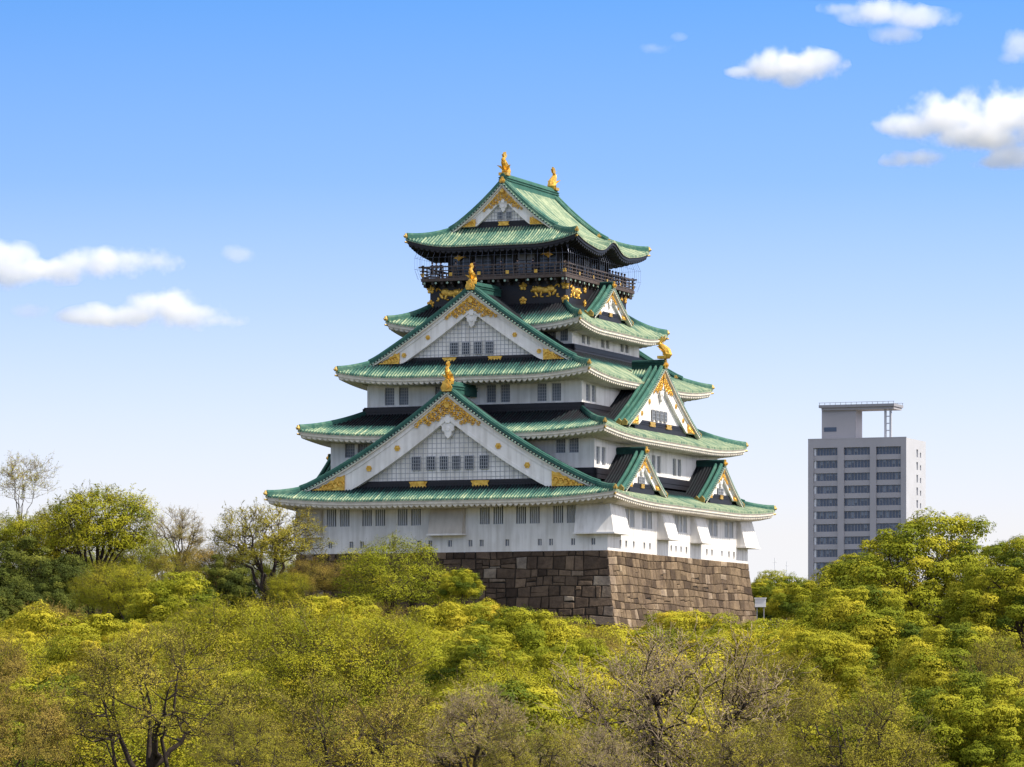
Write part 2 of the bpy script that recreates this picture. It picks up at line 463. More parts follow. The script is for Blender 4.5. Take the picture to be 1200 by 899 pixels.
def patina_sun(r, side, o, z):
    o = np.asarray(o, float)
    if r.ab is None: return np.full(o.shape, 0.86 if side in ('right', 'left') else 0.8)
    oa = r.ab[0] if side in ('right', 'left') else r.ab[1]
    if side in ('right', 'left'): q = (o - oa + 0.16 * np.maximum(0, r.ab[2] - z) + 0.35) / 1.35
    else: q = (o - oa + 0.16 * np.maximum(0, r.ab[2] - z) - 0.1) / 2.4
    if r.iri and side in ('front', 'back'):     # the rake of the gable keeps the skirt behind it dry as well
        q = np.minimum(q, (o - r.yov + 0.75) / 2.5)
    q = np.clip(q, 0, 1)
    return 0.04 + (0.82 if side in ('right', 'left') else 0.79) * q  # side slopes turn pale sooner than the front: sunlight painted into the copper colour

RIB = [(-0.5, 0.0), (-0.30, 0.0), (-0.24, 0.075), (-0.12, 0.125), (0.12, 0.125), (0.24, 0.075), (0.30, 0.0)]
NR = np.random.default_rng(3)
def ribbed(mb, r, side, s0, s1, dmax, K=10, sp=0.30, zf=None, pf=None, oext=None, drop=True, cut=0.0, cutd=0.0):
    n = max(1, int(round((s1 - s0) / sp))); step = (s1 - s0) / n
    S = []; Bp = []
    for i in range(n):
        for a, h in RIB:
            S.append(s0 + (i + 0.5 + a) * step); Bp.append(h)
    S.append(s1); Bp.append(0.0)
    S = np.array(S); Bp = np.array(Bp)
    dm = np.array([dmax(s) for s in S])
    d0 = np.where(np.abs(S) < cut, np.minimum(cutd, dm), 0.0)
    cn = np.repeat(NR.normal(0, .055, n + 1), len(RIB))[:len(S)]
    rows = []; at = []
    for k in range(K + 1):
        d = d0 + (dm - d0) * k / K
        z = zf(S, d); o = oext - d
        pt = pf(S, o, z) + cn + NR.normal(0, .05, len(S))
        if k == 0 and drop:
            rows.append([(float(a), float(b), float(c) - 0.10) for a, b, c in zip(S, o, z)]); at.append([min(1.0, float(q) + 0.1) for q in pt])
        rows.append([(float(a), float(b), float(c + h)) for a, b, c, h in zip(S, o, z, Bp)])
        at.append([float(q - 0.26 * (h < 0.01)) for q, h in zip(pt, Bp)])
    mb.grid(rows, at)

def build_roof(r, eave_mat, soffit_mat, boards=True):
    t = MB()
    for side in ('front', 'right', 'back', 'left'):
        t.side = side
        L, O = halfs(r, side)
        zf = lambda S, d, side=side: roof_z(r, side, S, d)
        pf = lambda S, o, z, side=side: patina_sun(r, side, o, z)
        xs_ = side in ('right', 'left')
        if r.iri and xs_:
            hip = lambda s: max(0.0, r.k * (r.B - abs(s)))
            ribbed(t, r, side, -r.B, -r.yov, hip, zf=zf, pf=pf, oext=O)
            ribbed(t, r, side, r.yov, r.B, hip, zf=zf, pf=pf, oext=O)
            if r.a > 0:
                ribbed(t, r, side, -r.yov, -r.b, lambda s: r.A, K=14, zf=zf, pf=pf, oext=O)
                ribbed(t, r, side, r.b, r.yov, lambda s: r.A, K=14, zf=zf, pf=pf, oext=O)
                ribbed(t, r, side, -r.b, r.b, lambda s: r.A - r.a + 0.1, zf=zf, pf=pf, oext=O)
            else:
                ribbed(t, r, side, -r.yov, r.yov, lambda s: r.A, K=16, zf=zf, pf=pf, oext=O)
        elif r.iri:
            ribbed(t, r, side, -L, L, lambda s: min((r.A - abs(s)) / r.k, r.B - r.yg + 0.05), zf=zf, pf=pf, oext=O)
        else:
            D = (r.A - r.a) if xs_ else (r.B - r.b)
            D2 = (r.B - r.b) if xs_ else (r.A - r.a)
            f_ = lambda s: D * min(1.0, (L - abs(s)) / D2)
            if r is R2 and not xs_:
                for a_, b_ in ((-L, -4.8), (-4.8, 4.8), (4.8, L)):
                    ribbed(t, r, side, a_, b_, f_, zf=zf, pf=pf, oext=O, cut=4.7 if a_ == -4.8 else 0, cutd=1.9)
            else:
                ribbed(t, r, side, -L, L, f_, zf=zf, pf=pf, oext=O)
    ro = t.build('roof', 'copper', KEEP, attr='patina_sun')
    # eave board and rafters: plastered, wavy underside
    e = MB()
    for side in ('front', 'right', 'back', 'left'):
        e.side = side
        L, O = halfs(r, side)
        wl = (r.wA if side in ('right', 'left') else r.wB)
        n = int(2 * L / 0.56) * 6
        sn = np.linspace(-1, 1, n + 1)
        def line(d, dz, wav=0.0, lf=1.0):
            S = sn * (L - d)
            z = roof_z(r, side, sn * L, np.zeros(n + 1))
            z = r.E + (z - r.E) * lf + dz - wav * np.abs(np.sin(np.arange(n + 1) * math.pi / 6.0))
            return [(float(a), O - d, float(b)) for a, b in zip(S, z)]
        dep = O - wl + 0.05
        def strips(rows):
            if r is R2 and side in ('front', 'back'):
                i0 = int(np.searchsorted(sn * L, -4.8)); i1 = int(np.searchsorted(sn * L, 4.8))
                e.grid([q[:i0 + 1] for q in rows]); e.grid([q[i1:] for q in rows])
            else: e.grid(rows)
        e.mi = 1
        strips([line(0.04, -0.09), line(0.04, -0.17)])
        e.mi = 0
        strips([line(0.04, -0.17), line(0.10, -0.18), line(0.10, -0.40), line(0.20, -0.42), line(0.21, -0.48, 0.20), line(0.34, -0.50, 0.26),
                line(0.34 + (dep - 0.34) * 0.5, -0.52, 0.24, 0.6), line(dep, -0.50, 0.2, 0.25)])
    e.build('eave', [soffit_mat, eave_mat], KEEP)
    return ro

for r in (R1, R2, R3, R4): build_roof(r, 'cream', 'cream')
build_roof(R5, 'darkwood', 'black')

# ---- ridges along hips and rakes, with gold end caps
def gold_cap(mb, p, dirv, sz=0.42):
    d = Vector(dirv); d.z = 0; d.normalize(); sd = Vector((d.y, -d.x, 0)); p = Vector(p)
    prof = [(-.5, -.3), (-.62, .3), (-.35, .75), (-.2, 1.25), (0, 1.5), (.2, 1.25), (.35, .75), (.62, .3), (.5, -.3)]
    n = len(prof)
    v = [tuple(p + sd * (a * sz) + Vector((0, 0, b * sz * 0.8)) + d * 0.0) for a, b in prof] + \
        [tuple(p + sd * (a * sz) + Vector((0, 0, b * sz * 0.8)) + d * 0.22) for a, b in prof]
    mb.add(v, [tuple(range(n)), tuple(range(2 * n - 1, n - 1, -1))] + [(i, (i + 1) % n, n + (i + 1) % n, n + i) for i in range(n)])
    mb.tube([tuple(p + d * 0.2 + Vector((0, 0, sz * .3))), tuple(p + d * 0.34 + Vector((0, 0, sz * .3)))], sz * .32, 8)

for r in (R1, R2, R3, R4, R5):
    for sx in (-1, 1):
        for sy in (-1, 1):
            pts = []; at = []
            N = 12
            for i in range(N + 1):
                q = i / N
                if r.iri:
                    dy = (r.B - r.yov) * (1 - q); dx = r.k * dy
                    x = r.A - dx; y = r.B - dy; z = float(roof_z(r, 'right', y, dx))
                else:
                    T = 1 - q
                    x = r.A - T * (r.A - r.a); y = r.B - T * (r.B - r.b); z = float(roof_z(r, 'right', y, T * (r.A - r.a)))
                pts.append((sx * (x - 0.12), sy * (y - 0.12), z + 0.06 + 0.10 * q ** 4))
                at.append(float(0.35 + 0.5 * patina_sun(r, 'right', x, z)))
            rd = MB(); rd.ridge(pts, 0.42, 0.42, at)
            rd.build('hip_ridge', 'ridge', KEEP, attr='patina_sun')
            dv = Vector(pts[-1]) - Vector(pts[-3])
            caps = MB(); gold_cap(caps, pts[-1], dv, 0.32)
            tip = Vector((sx * (r.A - 0.15), sy * (r.B - 0.15), pts[-1][2] - 0.55))
            dn = Vector((sx, sy, 0)).normalized()
            caps.tube([tuple(tip - dn * 0.4), tuple(tip + dn * 0.28 + Vector((0, 0, 0.08)))], [0.13, 0.09], 6)
            caps.build('ridge_end_ornament', 'dull_gold', KEEP)
            if r.iri:
                # descending ridges beside the rake
                for off, wd, hh in ((0.32, 0.46, 0.5), (1.15, 0.40, 0.42)):
                    yy = r.yov - off
                    d0 = r.k * (r.B - r.yov) * (1.0 if off < 1 else 1.25)
                    pts = []; at = []
                    for i in range(21):
                        d = d0 + (r.A - 0.1 - d0) * i / 20
                        z = float(roof_z(r, 'right', yy, d))
                        pts.append((sx * (r.A - d), sy * yy, z + 0.08))
                        at.append(float(0.35 + 0.5 * patina_sun(r, 'right', r.A - d, z)) if r is R5 else 0.62)
                    rd = MB(); rd.ridge(pts[::-1], wd, hh, at[::-1])
                    rd.build('rake_ridge', 'ridge', KEEP, attr='patina_sun')
                    if off > 1 or r is R5:
                        caps = MB(); gold_cap(caps, pts[0], (sx, 0, 0), 0.27)
                        caps.build('ridge_end_ornament', 'dull_gold', KEEP)

# ---- main ridges of the gable roofs
def ridge_box(mb, p0, p1, wd, h):
    p0 = Vector(p0); p1 = Vector(p1)
    mb.ridge([tuple(p0.lerp(p1, i / 8) + Vector((0, 0, 0.25 * abs(i / 4 - 1) ** 2 * 0))) for i in range(9)], wd, h)
    t = (p1 - p0).normalized()
    for zz in (0.28, 0.55):
        mb.ridge([tuple(p0 + Vector((0, 0, h * zz))), tuple(p1 + Vector((0, 0, h * zz)))], wd * 1.22, 0.07)

# ------------------------------------------------------------------ gold fish finials
def shachi(mb, base, ang, h, side_scale=1.0):
    """gilded dolphin-fish: head at the ridge, body arching up, fanned tail; ang = heading the fish looks along"""
    ca, sa = math.cos(ang), math.sin(ang)
    def W(u, v, z): return (base[0] + ca * u - sa * v, base[1] + sa * u + ca * v, base[2] + z)
    # pedestal tile
    sp = [(0.16, 0.10), (0.24, 0.22), (0.20, 0.36), (0.05, 0.50), (-0.10, 0.64), (-0.13, 0.78), (-0.02, 0.90)]
    rr = [0.22, 0.25, 0.215, 0.18, 0.145, 0.10, 0.06]
    k = 8
    rows = []
    for i, ((u, z), r) in enumerate(zip(sp, rr)):
        j0 = max(0, i - 1); j1 = min(len(sp) - 1, i + 1)
        tu, tz = sp[j1][0] - sp[j0][0], sp[j1][1] - sp[j0][1]
        L = math.hypot(tu, tz); nu, nz = -tz / L, tu / L
        rows.append([W((u + nu * r * math.cos(a)) * h, r * math.sin(a) * h * 0.95 * side_scale, (z + nz * r * math.cos(a)) * h)
                     for a in [2 * math.pi * q / k for q in range(k + 1)]])
    mb.grid(rows)
    mb.add(rows[0][:k], [tuple(range(k))]); mb.add(rows[-1][:k], [tuple(range(k))])
    def fin(poly, th):
        n = len(poly)
        v = [W(p[0] * h, -th * h, p[1] * h) for p in poly] + [W(p[0] * h, th * h, p[1] * h) for p in poly]
        mb.add(v, [tuple(range(n)), tuple(range(2 * n - 1, n - 1, -1))] + [(i, (i + 1) % n, n + (i + 1) % n, n + i) for i in range(n)])
    fin([(-0.06, .82), (-.26, .98), (-.12, .97), (-.06, 1.1), (.02, .98), (.10, 1.14), (.13, .97), (.26, 1.02), (.10, .84)], 0.05)
    for zz, uu in ((.42, -.06), (.56, -.20), (.70, -.25)):
        fin([(uu + .06, zz - .06), (uu - .12, zz + .05), (uu + .06, zz + .08)], 0.03)
    for s in (-1, 1):
        mb.add([W(.12 * h, s * .15 * h, .28 * h), W(-.10 * h, s * .36 * h * side_scale, .50 * h), W(-.02 * h, s * .16 * h, .46 * h), W(.02 * h, s * .10 * h, .30 * h)],
               [(0, 1, 2), (0, 1, 3), (1, 2, 3), (0, 2, 3)])
        mb.ell(W(.30 * h, s * .12 * h, .20 * h), (.05 * h,) * 3, 6, 4)
    mb.box(base[0] - .22 * h, base[0] + .22 * h, base[1] - .22 * h, base[1] + .22 * h, base[2] - .02, base[2] + .13 * h)

# ------------------------------------------------------------------ gables
def gable_face(side, c, og, ov, zt, hw, zfun, band, zbase, zboard, lat=True, gold=1.0, studs=3, wins=(), dark_board=True, plaq=()):
    """everything on the vertical face of a gable. zfun(u) = underside height of the roof at |u| from the gable's middle"""
    top = lambda u: zfun(abs(u)) - 0.32
    us = [hw * i / 24 for i in range(-24, 25)]
    # back wall with lattice and window openings
    inner = lambda u: top(u) - band
    # half width of the lattice field at its base
    hb = max(u for u in np.linspace(0, hw, 400) if inner(u) >= zbase)
    wl = MB(side)
    poly = [(c - hb - 0.6, zbase)] + [(c + u, max(inner(u) + 0.35, zbase + .02)) for u in us if abs(u) < hb + .3] + [(c + hb + 0.6, zbase)]
    wl.plate(poly, og - 0.25, og)
    wl.build('gable_wall', 'plaster', KEEP)
    if lat:
        l = MB(side); st = lat
        x = -math.floor(hb / st) * st
        while x <= hb:
            zt_ = inner(x) + 0.15
            if zt_ > zbase + 0.2: l.box(c + x - 0.02, c + x + 0.02, og, og + 0.035, zbase, zt_)
            x += st
        z = zbase + st * 0.6
        while z < inner(0):
            ue = max([u for u in np.linspace(0, hb, 200) if inner(u) + 0.1 >= z] or [0])
            if ue > 0.3: l.box(c - ue, c + ue, og, og + 0.045, z - 0.019, z + 0.019)
            z += st
        l.build('gable_lattice', 'lattice', KEEP)
    for (s0, s1, z0, z1) in wins:
        window(side, c + s0, c + s1, z0, z1, og + 0.10, flush=True)
    # bargeboards: white bands under the rake
    of = og + ov - 0.28
    for sg in (-1, 1):
        b = MB(side)
        lo = [(c + sg * u, max(top(u) - band * (1.0 - 0.12 * u / hw), zboard)) for u in np.linspace(0.0, hw, 25) if top(u) > zboard + 0.05]
        hi = [(c + sg * u, top(u)) for u in np.linspace(0.0, hw, 25) if top(u) > zboard + 0.05]
        n = len(lo)
        for o0, o1, t0, t1 in ((og, of, 0.0, 1.0), (of, of + 0.10, 0.0, 0.20), (of, of + 0.05, 0.84, 1.0)):
            rows0 = []; 
            for (x, zl), (_, zh) in zip(lo, hi):
                a = zh + (zl - zh) * t0; bb = zh + (zl - zh) * t1
                rows0.append([(x, o0, a), (x, o1, a), (x, o1, bb), (x, o0, bb), (x, o0, a)])
            b.grid(rows0)
        b.build('bargeboard', 'plaster', KEEP)
        # gilded foot of the bargeboard
        gf = MB(side)
        foot = [u for u in np.linspace(0, hw, 80) if top(u) - zboard < band * 0.75 and top(u) > zboard + 0.08]
        if foot:
            u0, u1 = foot[0], foot[-1]
            pts = [(c + sg * (u0 - 0.3), zboard + 0.02)]
            m = 9
            for i in range(m + 1):
                u = u0 - 0.3 + (u1 - u0 + 0.3) * i / m
                zt_ = min(top(max(u, u0)) - 0.12, zboard + band * 0.62)
                pts.append((c + sg * u, max(zboard + 0.04, zt_ - (0.14 if i % 2 else 0.0))))
            pts.append((c + sg * u1, zboard + 0.02))
            gf.plate(pts, of + 0.02, of + 0.16)
            for i in range(5):
                u = u0 + (u1 - u0) * (i + 0.2) / 6
                zz = zboard + (top(u) - zboard) * 0.36
                r_ = min(0.34 * gold, (top(u) - zboard) * 0.34)
                gf.tube([(c + sg * u + r_ * math.cos(q_ / 7 * 6.9) * (1 - .4 * q_ / 7), of + 0.15, zz + r_ * math.sin(q_ / 7 * 6.9) * (1 - .4 * q_ / 7)) for q_ in range(8)], r_ * .24, 5)
            gf.build('bargeboard_foot_ornament', 'gold', KEEP)
        for i in range(studs):
            u = hw * (0.30 + 0.17 * i) if studs > 2 else hw * (0.36 + 0.2 * i)
            rs = MB(side)
            zc = top(u) - band * 0.52
            rr = 0.30 * gold
            for q in range(6):
                a = q * math.pi / 3
                rs.disc(c + sg * u + rr * .62 * math.cos(a), zc + rr * .62 * math.sin(a), of - 0.02, of + 0.09, rr * .40, 7)
            rs.disc(c + sg * u, zc, of, of + 0.14, rr * .36, 8)
            rs.build('rosette', 'gold', KEEP)
    # gilded apex: a spray of scrolls filling the point between the bargeboards
    ap = MB(side)
    span = min(hw * 0.27, 3.1 * gold)
    rows = []
    upper = [(c + u, top(u) - 0.22) for u in np.linspace(-span, span, 17)]
    lower = []
    for i, u in enumerate(np.linspace(span, -span, 23)):
        zz = top(u) - 0.26 - band * (0.62 + 0.16 * (i % 2)) * (1 - (abs(u) / span) ** 2.2 * 0.92)
        lower.append((c + u, zz))
    # narrow fillet along the upper edge, and rows of open scrolls hanging from it
    strip = [(c + u, top(u) - 0.22 - 0.20 * gold) for u in np.linspace(span, -span, 17)]
    ap.plate(upper + strip, of + 0.02, of + 0.12)
    def scroll(x, zz, r, o=of + 0.10):
        pts = []
        for q in range(9):
            a = q / 8 * 2 * math.pi * 1.15; rr = r * (1 - 0.45 * q / 8)
            pts.append((x + rr * math.cos(a), o, zz + rr * math.sin(a)))
        ap.tube(pts, r * .26, 5)
        ap.ell((x, o, zz), (r * .3, r * .3, r * .3), 6, 4)
    rng = random.Random(7)
    nrow = 4
    for row in range(nrow):
        sp_ = span * (1 - 0.21 * row)
        m_ = max(2, int(2 * sp_ / (0.43 * gold)))
        for q in range(m_ + 1):
            u = -sp_ + 2 * sp_ * (q + (row % 2) * .5) / m_ + rng.uniform(-.12, .12) * gold
            zz = top(u) - 0.28 - 0.20 * gold - row * 0.36 * gold + rng.uniform(-.08, .08) * gold
            if zz > top(u) - band * (0.95 if abs(u) < span * .4 else 0.85): scroll(c + u, zz, 0.235 * gold * rng.uniform(.85, 1.15))
    ap.disc(c, top(0) - band * 0.42, of + 0.1, of + 0.27, 0.30 * gold, 10)
    ap.build('gable_crest', 'gold', KEEP)
    # white pendant below the apex
    ge = MB(side)
    q = gold * 1.2
    zc = inner(0) - 0.5
    sh = [(0, 1.05), (.30, .95), (.45, .55), (.85, .30), (1.15, .38), (1.25, .05), (.98, -.12), (.80, .05), (.52, -.15), (.50, -.45), (.30, -.55), (.26, -.85), (0, -1.1)]
    poly = [(c + a * q, zc + b * q) for a, b in sh] + [(c - a * q, zc + b * q) for a, b in sh[-2:0:-1]]
    ge.plate(poly, og + 0.02, of - 0.04)
    ge.disc(c, zc + 0.38 * q, of - 0.04, of + 0.06, 0.30 * q, 6)
    ge.disc(c, zc - 0.35 * q, of - 0.04, of + 0.03, 0.17 * q, 8)
    ge.build('gable_pendant', 'plaster', KEEP)
    # black board at the foot with gold plaques
    if dark_board:
        bb = MB(side)
        bb.box(c - hb - band * 1.15, c + hb + band * 1.15, og - 0.2, og + 0.14, zboard - 0.5, zbase)
        for zz in (0.33, 0.66):
            zq = zboard + (zbase - zboard) * zz
            bb.box(c - hb - band, c + hb + band, og + 0.14, og + 0.19, zq - 0.03, zq + 0.03)
        bb.build('gable_foot_board', 'black', KEEP)
        for s in plaq:
            p = MB(side)
            hh = (zbase - zboard); zm = zboard + hh * 0.5; ww = 0.95 * gold
            p.plate([(c + s - ww, zm + hh * .36), (c + s - ww * .55, zm + hh * .40), (c + s + ww * .55, zm + hh * .40), (c + s + ww, zm + hh * .36), (c + s + ww * .8, zm),
                     (c + s + ww, zm - hh * .36), (c + s + ww * .55, zm - hh * .40), (c + s - ww * .55, zm - hh * .40), (c + s - ww, zm - hh * .36), (c + s - ww * .8, zm)], og + 0.20, og + 0.26)
            p.build('gold_plaque', 'gold', KEEP)

def verge(side, c, ozov, hw, zfun, dlow, depth, sp=0.36):
    """thick edge of a gable roof: dark bed, white fillet and a row of round tile ends"""
    us = np.linspace(0, hw - dlow, 30)
    for sg in (-1, 1):
        v = MB(side)
        rows = []; fil = []
        for u in us:
            z = zfun(u)
            rows.append([(c + sg * u, ozov, z), (c + sg * u, ozov, z - 0.22), (c + sg * u, ozov - depth, z - 0.24)])
            fil.append([(c + sg * u, ozov + 0.03, z - 0.19), (c + sg * u, ozov + 0.03, z - 0.34), (c + sg * u, ozov - 0.4, z - 0.34)])
        v.mi = 0
        v.grid(rows)
        v.mi = 2
        v.grid(fil)
        v.mi = 1
        L = 0.0; prev = None; nxt = sp * .5
        for u in np.linspace(0.02, hw - dlow, 600):
            p = (u, zfun(u))
            if prev: L += math.hypot(p[0] - prev[0], p[1] - prev[1])
            prev = p
            if L >= nxt:
                nxt += sp
                v.tube([(c + sg * u, ozov - 0.35, p[1] - 0.10), (c + sg * u, ozov + 0.10, p[1] - 0.10)], 0.105, 7)
        v.build('verge', ['verge_bed', 'verge_tile', 'cream'], KEEP)
M['verge_bed'] = mat('dark verge bed', (0.035, 0.04, 0.036), rough=0.8)
M['verge_tile'] = mat('pale green tile end', (0.34, 0.46, 0.36), rough=0.6, noise=0.4, nscale=2)

# ------------------------------------------------------------------ windows and walls
def window(side, s0, s1, z0, z1, o, flush=False, style='lattice', nb=4):
    dep = 0.0 if flush else 0.24
    w_ = MB(side)
    w_.mi = 0
    w_.box(s0, s1, o - dep - 0.05, o - dep, z0, z1)
    w_.mi = 1
    fr = 0.055
    for (a, b, cc, d) in ((s0, s1, z0, z0 + fr), (s0, s1, z1 - fr, z1), (s0, s0 + fr, z0 + fr, z1 - fr), (s1 - fr, s1, z0 + fr, z1 - fr)):
        w_.box(a, b, o - dep + 0.002, o - dep + 0.06, cc, d)
    wo = w_.build('window', ['glass' if style == 'bars' or flush else 'paleglass', 'greybars'], KEEP)
    b = MB(side)
    n = 5 if style == 'bars' else nb
    ww = (s1 - s0)
    for i in range(1, n + (0 if style == 'bars' else 0)):
        x = s0 + ww * i / n
        h = 0.046 if style == 'bars' else 0.022
        b.box(x - h, x + h, o - dep + 0.065, o - dep + (0.2 if style == 'bars' else 0.09), z0 + 0.01, z1 - 0.01)
    if style != 'bars':
        m = max(2, int((z1 - z0) / 0.27))
        for j in range(1, m):
            z = z0 + (z1 - z0) * j / m
            b.box(s0 + .02, s1 - .02, o - dep + 0.092, o - dep + 0.11, z - 0.018, z + 0.018)
    b.build('window_bars', 'bars' if style == 'bars' else 'greybars', wo)
    return wo

def wall_side(mb, side, s0, s1, o, z0, z1, rects, depth=0.26):
    mb.side = side
    xs_ = sorted(set([s0, s1] + [q for r in rects for q in r[:2]]))
    zs_ = sorted(set([z0, z1] + [q for r in rects for q in r[2:]]))
    for i in range(len(xs_) - 1):
        for j in range(len(zs_) - 1):
            xm, zm = (xs_[i] + xs_[i + 1]) / 2, (zs_[j] + zs_[j + 1]) / 2
            if any(r[0] < xm < r[1] and r[2] < zm < r[3] for r in rects): continue
            mb.add([(xs_[i], o, zs_[j]), (xs_[i + 1], o, zs_[j]), (xs_[i + 1], o, zs_[j + 1]), (xs_[i], o, zs_[j + 1])], [(0, 1, 2, 3)])
    for (a, b, c, d) in rects:
        for (p, q) in (((a, c), (b, c)), ((b, c), (b, d)), ((b, d), (a, d)), ((a, d), (a, c))):
            mb.add([(p[0], o, p[1]), (q[0], o, q[1]), (q[0], o - depth, q[1]), (p[0], o - depth, p[1])], [(0, 1, 2, 3)])
        mb.add([(a, o - depth, c), (b, o - depth, c), (b, o - depth, d), (a, o - depth, d)], [(0, 1, 2, 3)])

def storey(wA, wB, z0, z1, wins, m='plaster'):
    """wins: {side: [(s0, s1, z0, z1, style)]}"""
    mb = MB()
    for side in ('front', 'right', 'back', 'left'):
        L, O = (wB, wA) if side in ('right', 'left') else (wA, wB)
        wall_side(mb, side, -L, L, O, z0, z1, [w_[:4] for w_ in wins.get(side, [])])
    mb.build('wall', m, KEEP)
    for side, lst in wins.items():
        O = wA if side in ('right', 'left') else wB
        for (a, b, c, d, st) in lst:
            if st == 'loop':
                l = MB(side)
                l.mi = 0; l.box(a, b, O - 0.24, O - 0.19, c, d)
                l.mi = 1
                l.box(a, b, O - 0.02, O + 0.03, c - 0.05, c - 0.002)
                l.box((a + b) / 2 - 0.03, (a + b) / 2 + 0.03, O - 0.18, O - 0.12, c, d)
                l.build('loophole', ['paleglass', 'plaster'], KEEP)
            else:
                window(side, a, b, c, d, O, style=st)

def pairs(cs, hw, gap, z0, z1, st):
    out = []
    for c in cs:
        out += [(c - gap - 2 * hw, c - gap, z0, z1, st), (c + gap, c + gap + 2 * hw, z0, z1, st)]
    return out

W1F = pairs([-11.55, -7.87, -4.2, 4.18, 7.85, 11.57], 0.495, 0.19, 17.72, 19.48, 'bars')
W1S = pairs([-14.77, -9.8, 9.8, 14.77], 0.62, 0.14, 17.55, 19.2, 'bars') + [(-1.79, -0.66, 17.55, 19.2, 'bars'), (-.45, .45, 17.55, 19.2, 'bars'), (.66, 1.79, 17.55, 19.2, 'bars')]
loopF = [(x - .2, x + .2, 15.66, 16.26, 'loop') for x in (-14.4, -12.37, -10.17, -9.08, -5.77, -3.2, -2.06, -0.04, 2.04, 3.18, 5.77, 9.04, 10.16, 12.37, 14.38)]
loopS = [(y - .25, y + .25, 15.6, 16.2, 'loop') for y in (-17.3, -15.7, -13.6, -10.6, -9.0, -2.8, -1.4, .1, 1.7, 7.9, 9.5, 12.6, 14.8, 16.4)]
storey(15.82, 20.82, 15.12, 20.3, {'front': W1F + loopF, 'right': W1S + loopS})
W2F = pairs([-10.83, 10.75], 0.5, 0.17, 24.45, 25.95, 'lattice')
W2S = pairs([-16.3, -0.6, 5.55, 16.3], 0.5, 0.27, 23.35, 25.05, 'lattice')
storey(13.5, 18.09, 22.2, 26.6, {'front': W2F, 'right': W2S})
W3F = pairs([-7.98, 7.72], 0.49, 0.25, 29.6, 31.3, 'lattice') + [(-3.96, -2.98, 29.6, 31.3, 'lattice'), (-2.5, -1.52, 29.6, 31.3, 'lattice'), (1.31, 2.29, 29.6, 31.3, 'lattice'), (2.76, 3.74, 29.6, 31.3, 'lattice')]
W3S = pairs([-12.35, 12.35], 0.56, 0.24, 29.65, 31.25, 'lattice')
storey(11.05, 14.89, 28.6, 32.3, {'front': W3F, 'right': W3S})
W4F = pairs([-6.6, 6.6], 0.42, 0.2, 35.75, 37.05, 'lattice')
W4S = pairs([-5.75, -0.3, 5.25], 0.45, 0.26, 35.72, 37.02, 'lattice')
storey(8.1, 9.58, 34.6, 37.5, {'front': W4F, 'right': W4S})
# black courses where each roof meets the wall above
for (wA, wB, z0, z1) in ((13.5, 18.09, 22.0, 23.02), (11.05, 14.89, 28.5, 29.42), (8.1, 9.58, 34.5, 35.45)):
    b = MB()
    for side in ('front', 'right', 'back', 'left'):
        b.side = side
        L, O = (wB, wA) if side in ('right', 'left') else (wA, wB)
        b.box(-L - 0.34, L + 0.34, O + 0.004, O + 0.34, z0, z1 - 0.12)
        b.box(-L - 0.24, L + 0.24, O + 0.004, O + 0.24, z1 - 0.12, z1)
        b.box(-L - 0.40, L + 0.40, O + 0.1, O + 0.40, z0 + 0.45, z0 + 0.52)
    b.build('roof_junction_course', 'black', KEEP)

# stone-drop bays of the first storey
def bay(side, s0, s1, o, z0, z1, out, m):
    b = MB(side)
    i = 0.12
    v = [(s0, o - .02, z1), (s1, o - .02, z1), (s1, o - .02, z0), (s0, o - .02, z0),
         (s0 + i, o + 0.22, z1), (s1 - i, o + 0.22, z1), (s1, o + out, z0), (s0, o + out, z0)]
    b.add(v, [(0, 1, 5, 4), (4, 5, 6, 7), (1, 2, 6, 5), (0, 4, 7, 3), (3, 7, 6, 2)])
    b.mi = 1
    b.box(s0 - .1, s1 + .1, o + .02, o + out + .12, z0 - .16, z0 - .01)
    b.build('stone_drop_bay', [m, 'plaster'], KEEP)
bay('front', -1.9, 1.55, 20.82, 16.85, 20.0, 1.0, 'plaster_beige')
bay('right', -6.9, -3.7, 15.82, 16.75, 20.0, 1.15, 'plaster')
bay('right', 2.9, 6.1, 15.82, 16.75, 20.0, 1.15, 'plaster')
# corner bays, wrapping both sides
def corner_bay(sx, sy, m):
    b = MB()
    X, Y = 15.82, 20.82
    lx, ly = 3.0, 3.6
    out = 0.95; z0, z1 = 16.8, 20.0
    def p(x, y, z): return (sx * x, sy * y, z)
    t = 0.2
    v = [p(X - lx, Y - .02, z1), p(X - lx, Y + t, z1), p(X + t, Y + t, z1), p(X + t, Y - ly, z1), p(X - .02, Y - ly, z1),
         p(X - lx, Y - .02, z0), p(X - lx, Y + out, z0), p(X + out, Y + out, z0), p(X + out, Y - ly, z0), p(X - .02, Y - ly, z0), p(X - .02, Y - .02, z0), p(X - .02, Y - .02, z1)]
    b.add(v, [(0, 1, 6, 5), (1, 2, 7, 6), (2, 3, 8, 7), (3, 4, 9, 8), (5, 6, 7, 10), (7, 8, 9, 10)])
    b.mi = 1
    for (x0, x1, y0, y1) in ((X - lx - .1, X + out + .12, Y + .02, Y + out + .12), (X + .02, X + out + .12, Y - ly - .1, Y + .018)):
        xs_ = sorted((sx * x0, sx * x1)); ys_ = sorted((sy * y0, sy * y1))
        b.box(xs_[0], xs_[1], ys_[0], ys_[1], z0 - .16, z0 - .01)
    b.build('stone_drop_bay', [m, 'plaster'], KEEP)
corner_bay(1, -1, 'plaster')
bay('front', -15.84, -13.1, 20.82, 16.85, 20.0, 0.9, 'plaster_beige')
corner_bay(1, 1, 'plaster')
corner_bay(-1, 1, 'plaster')

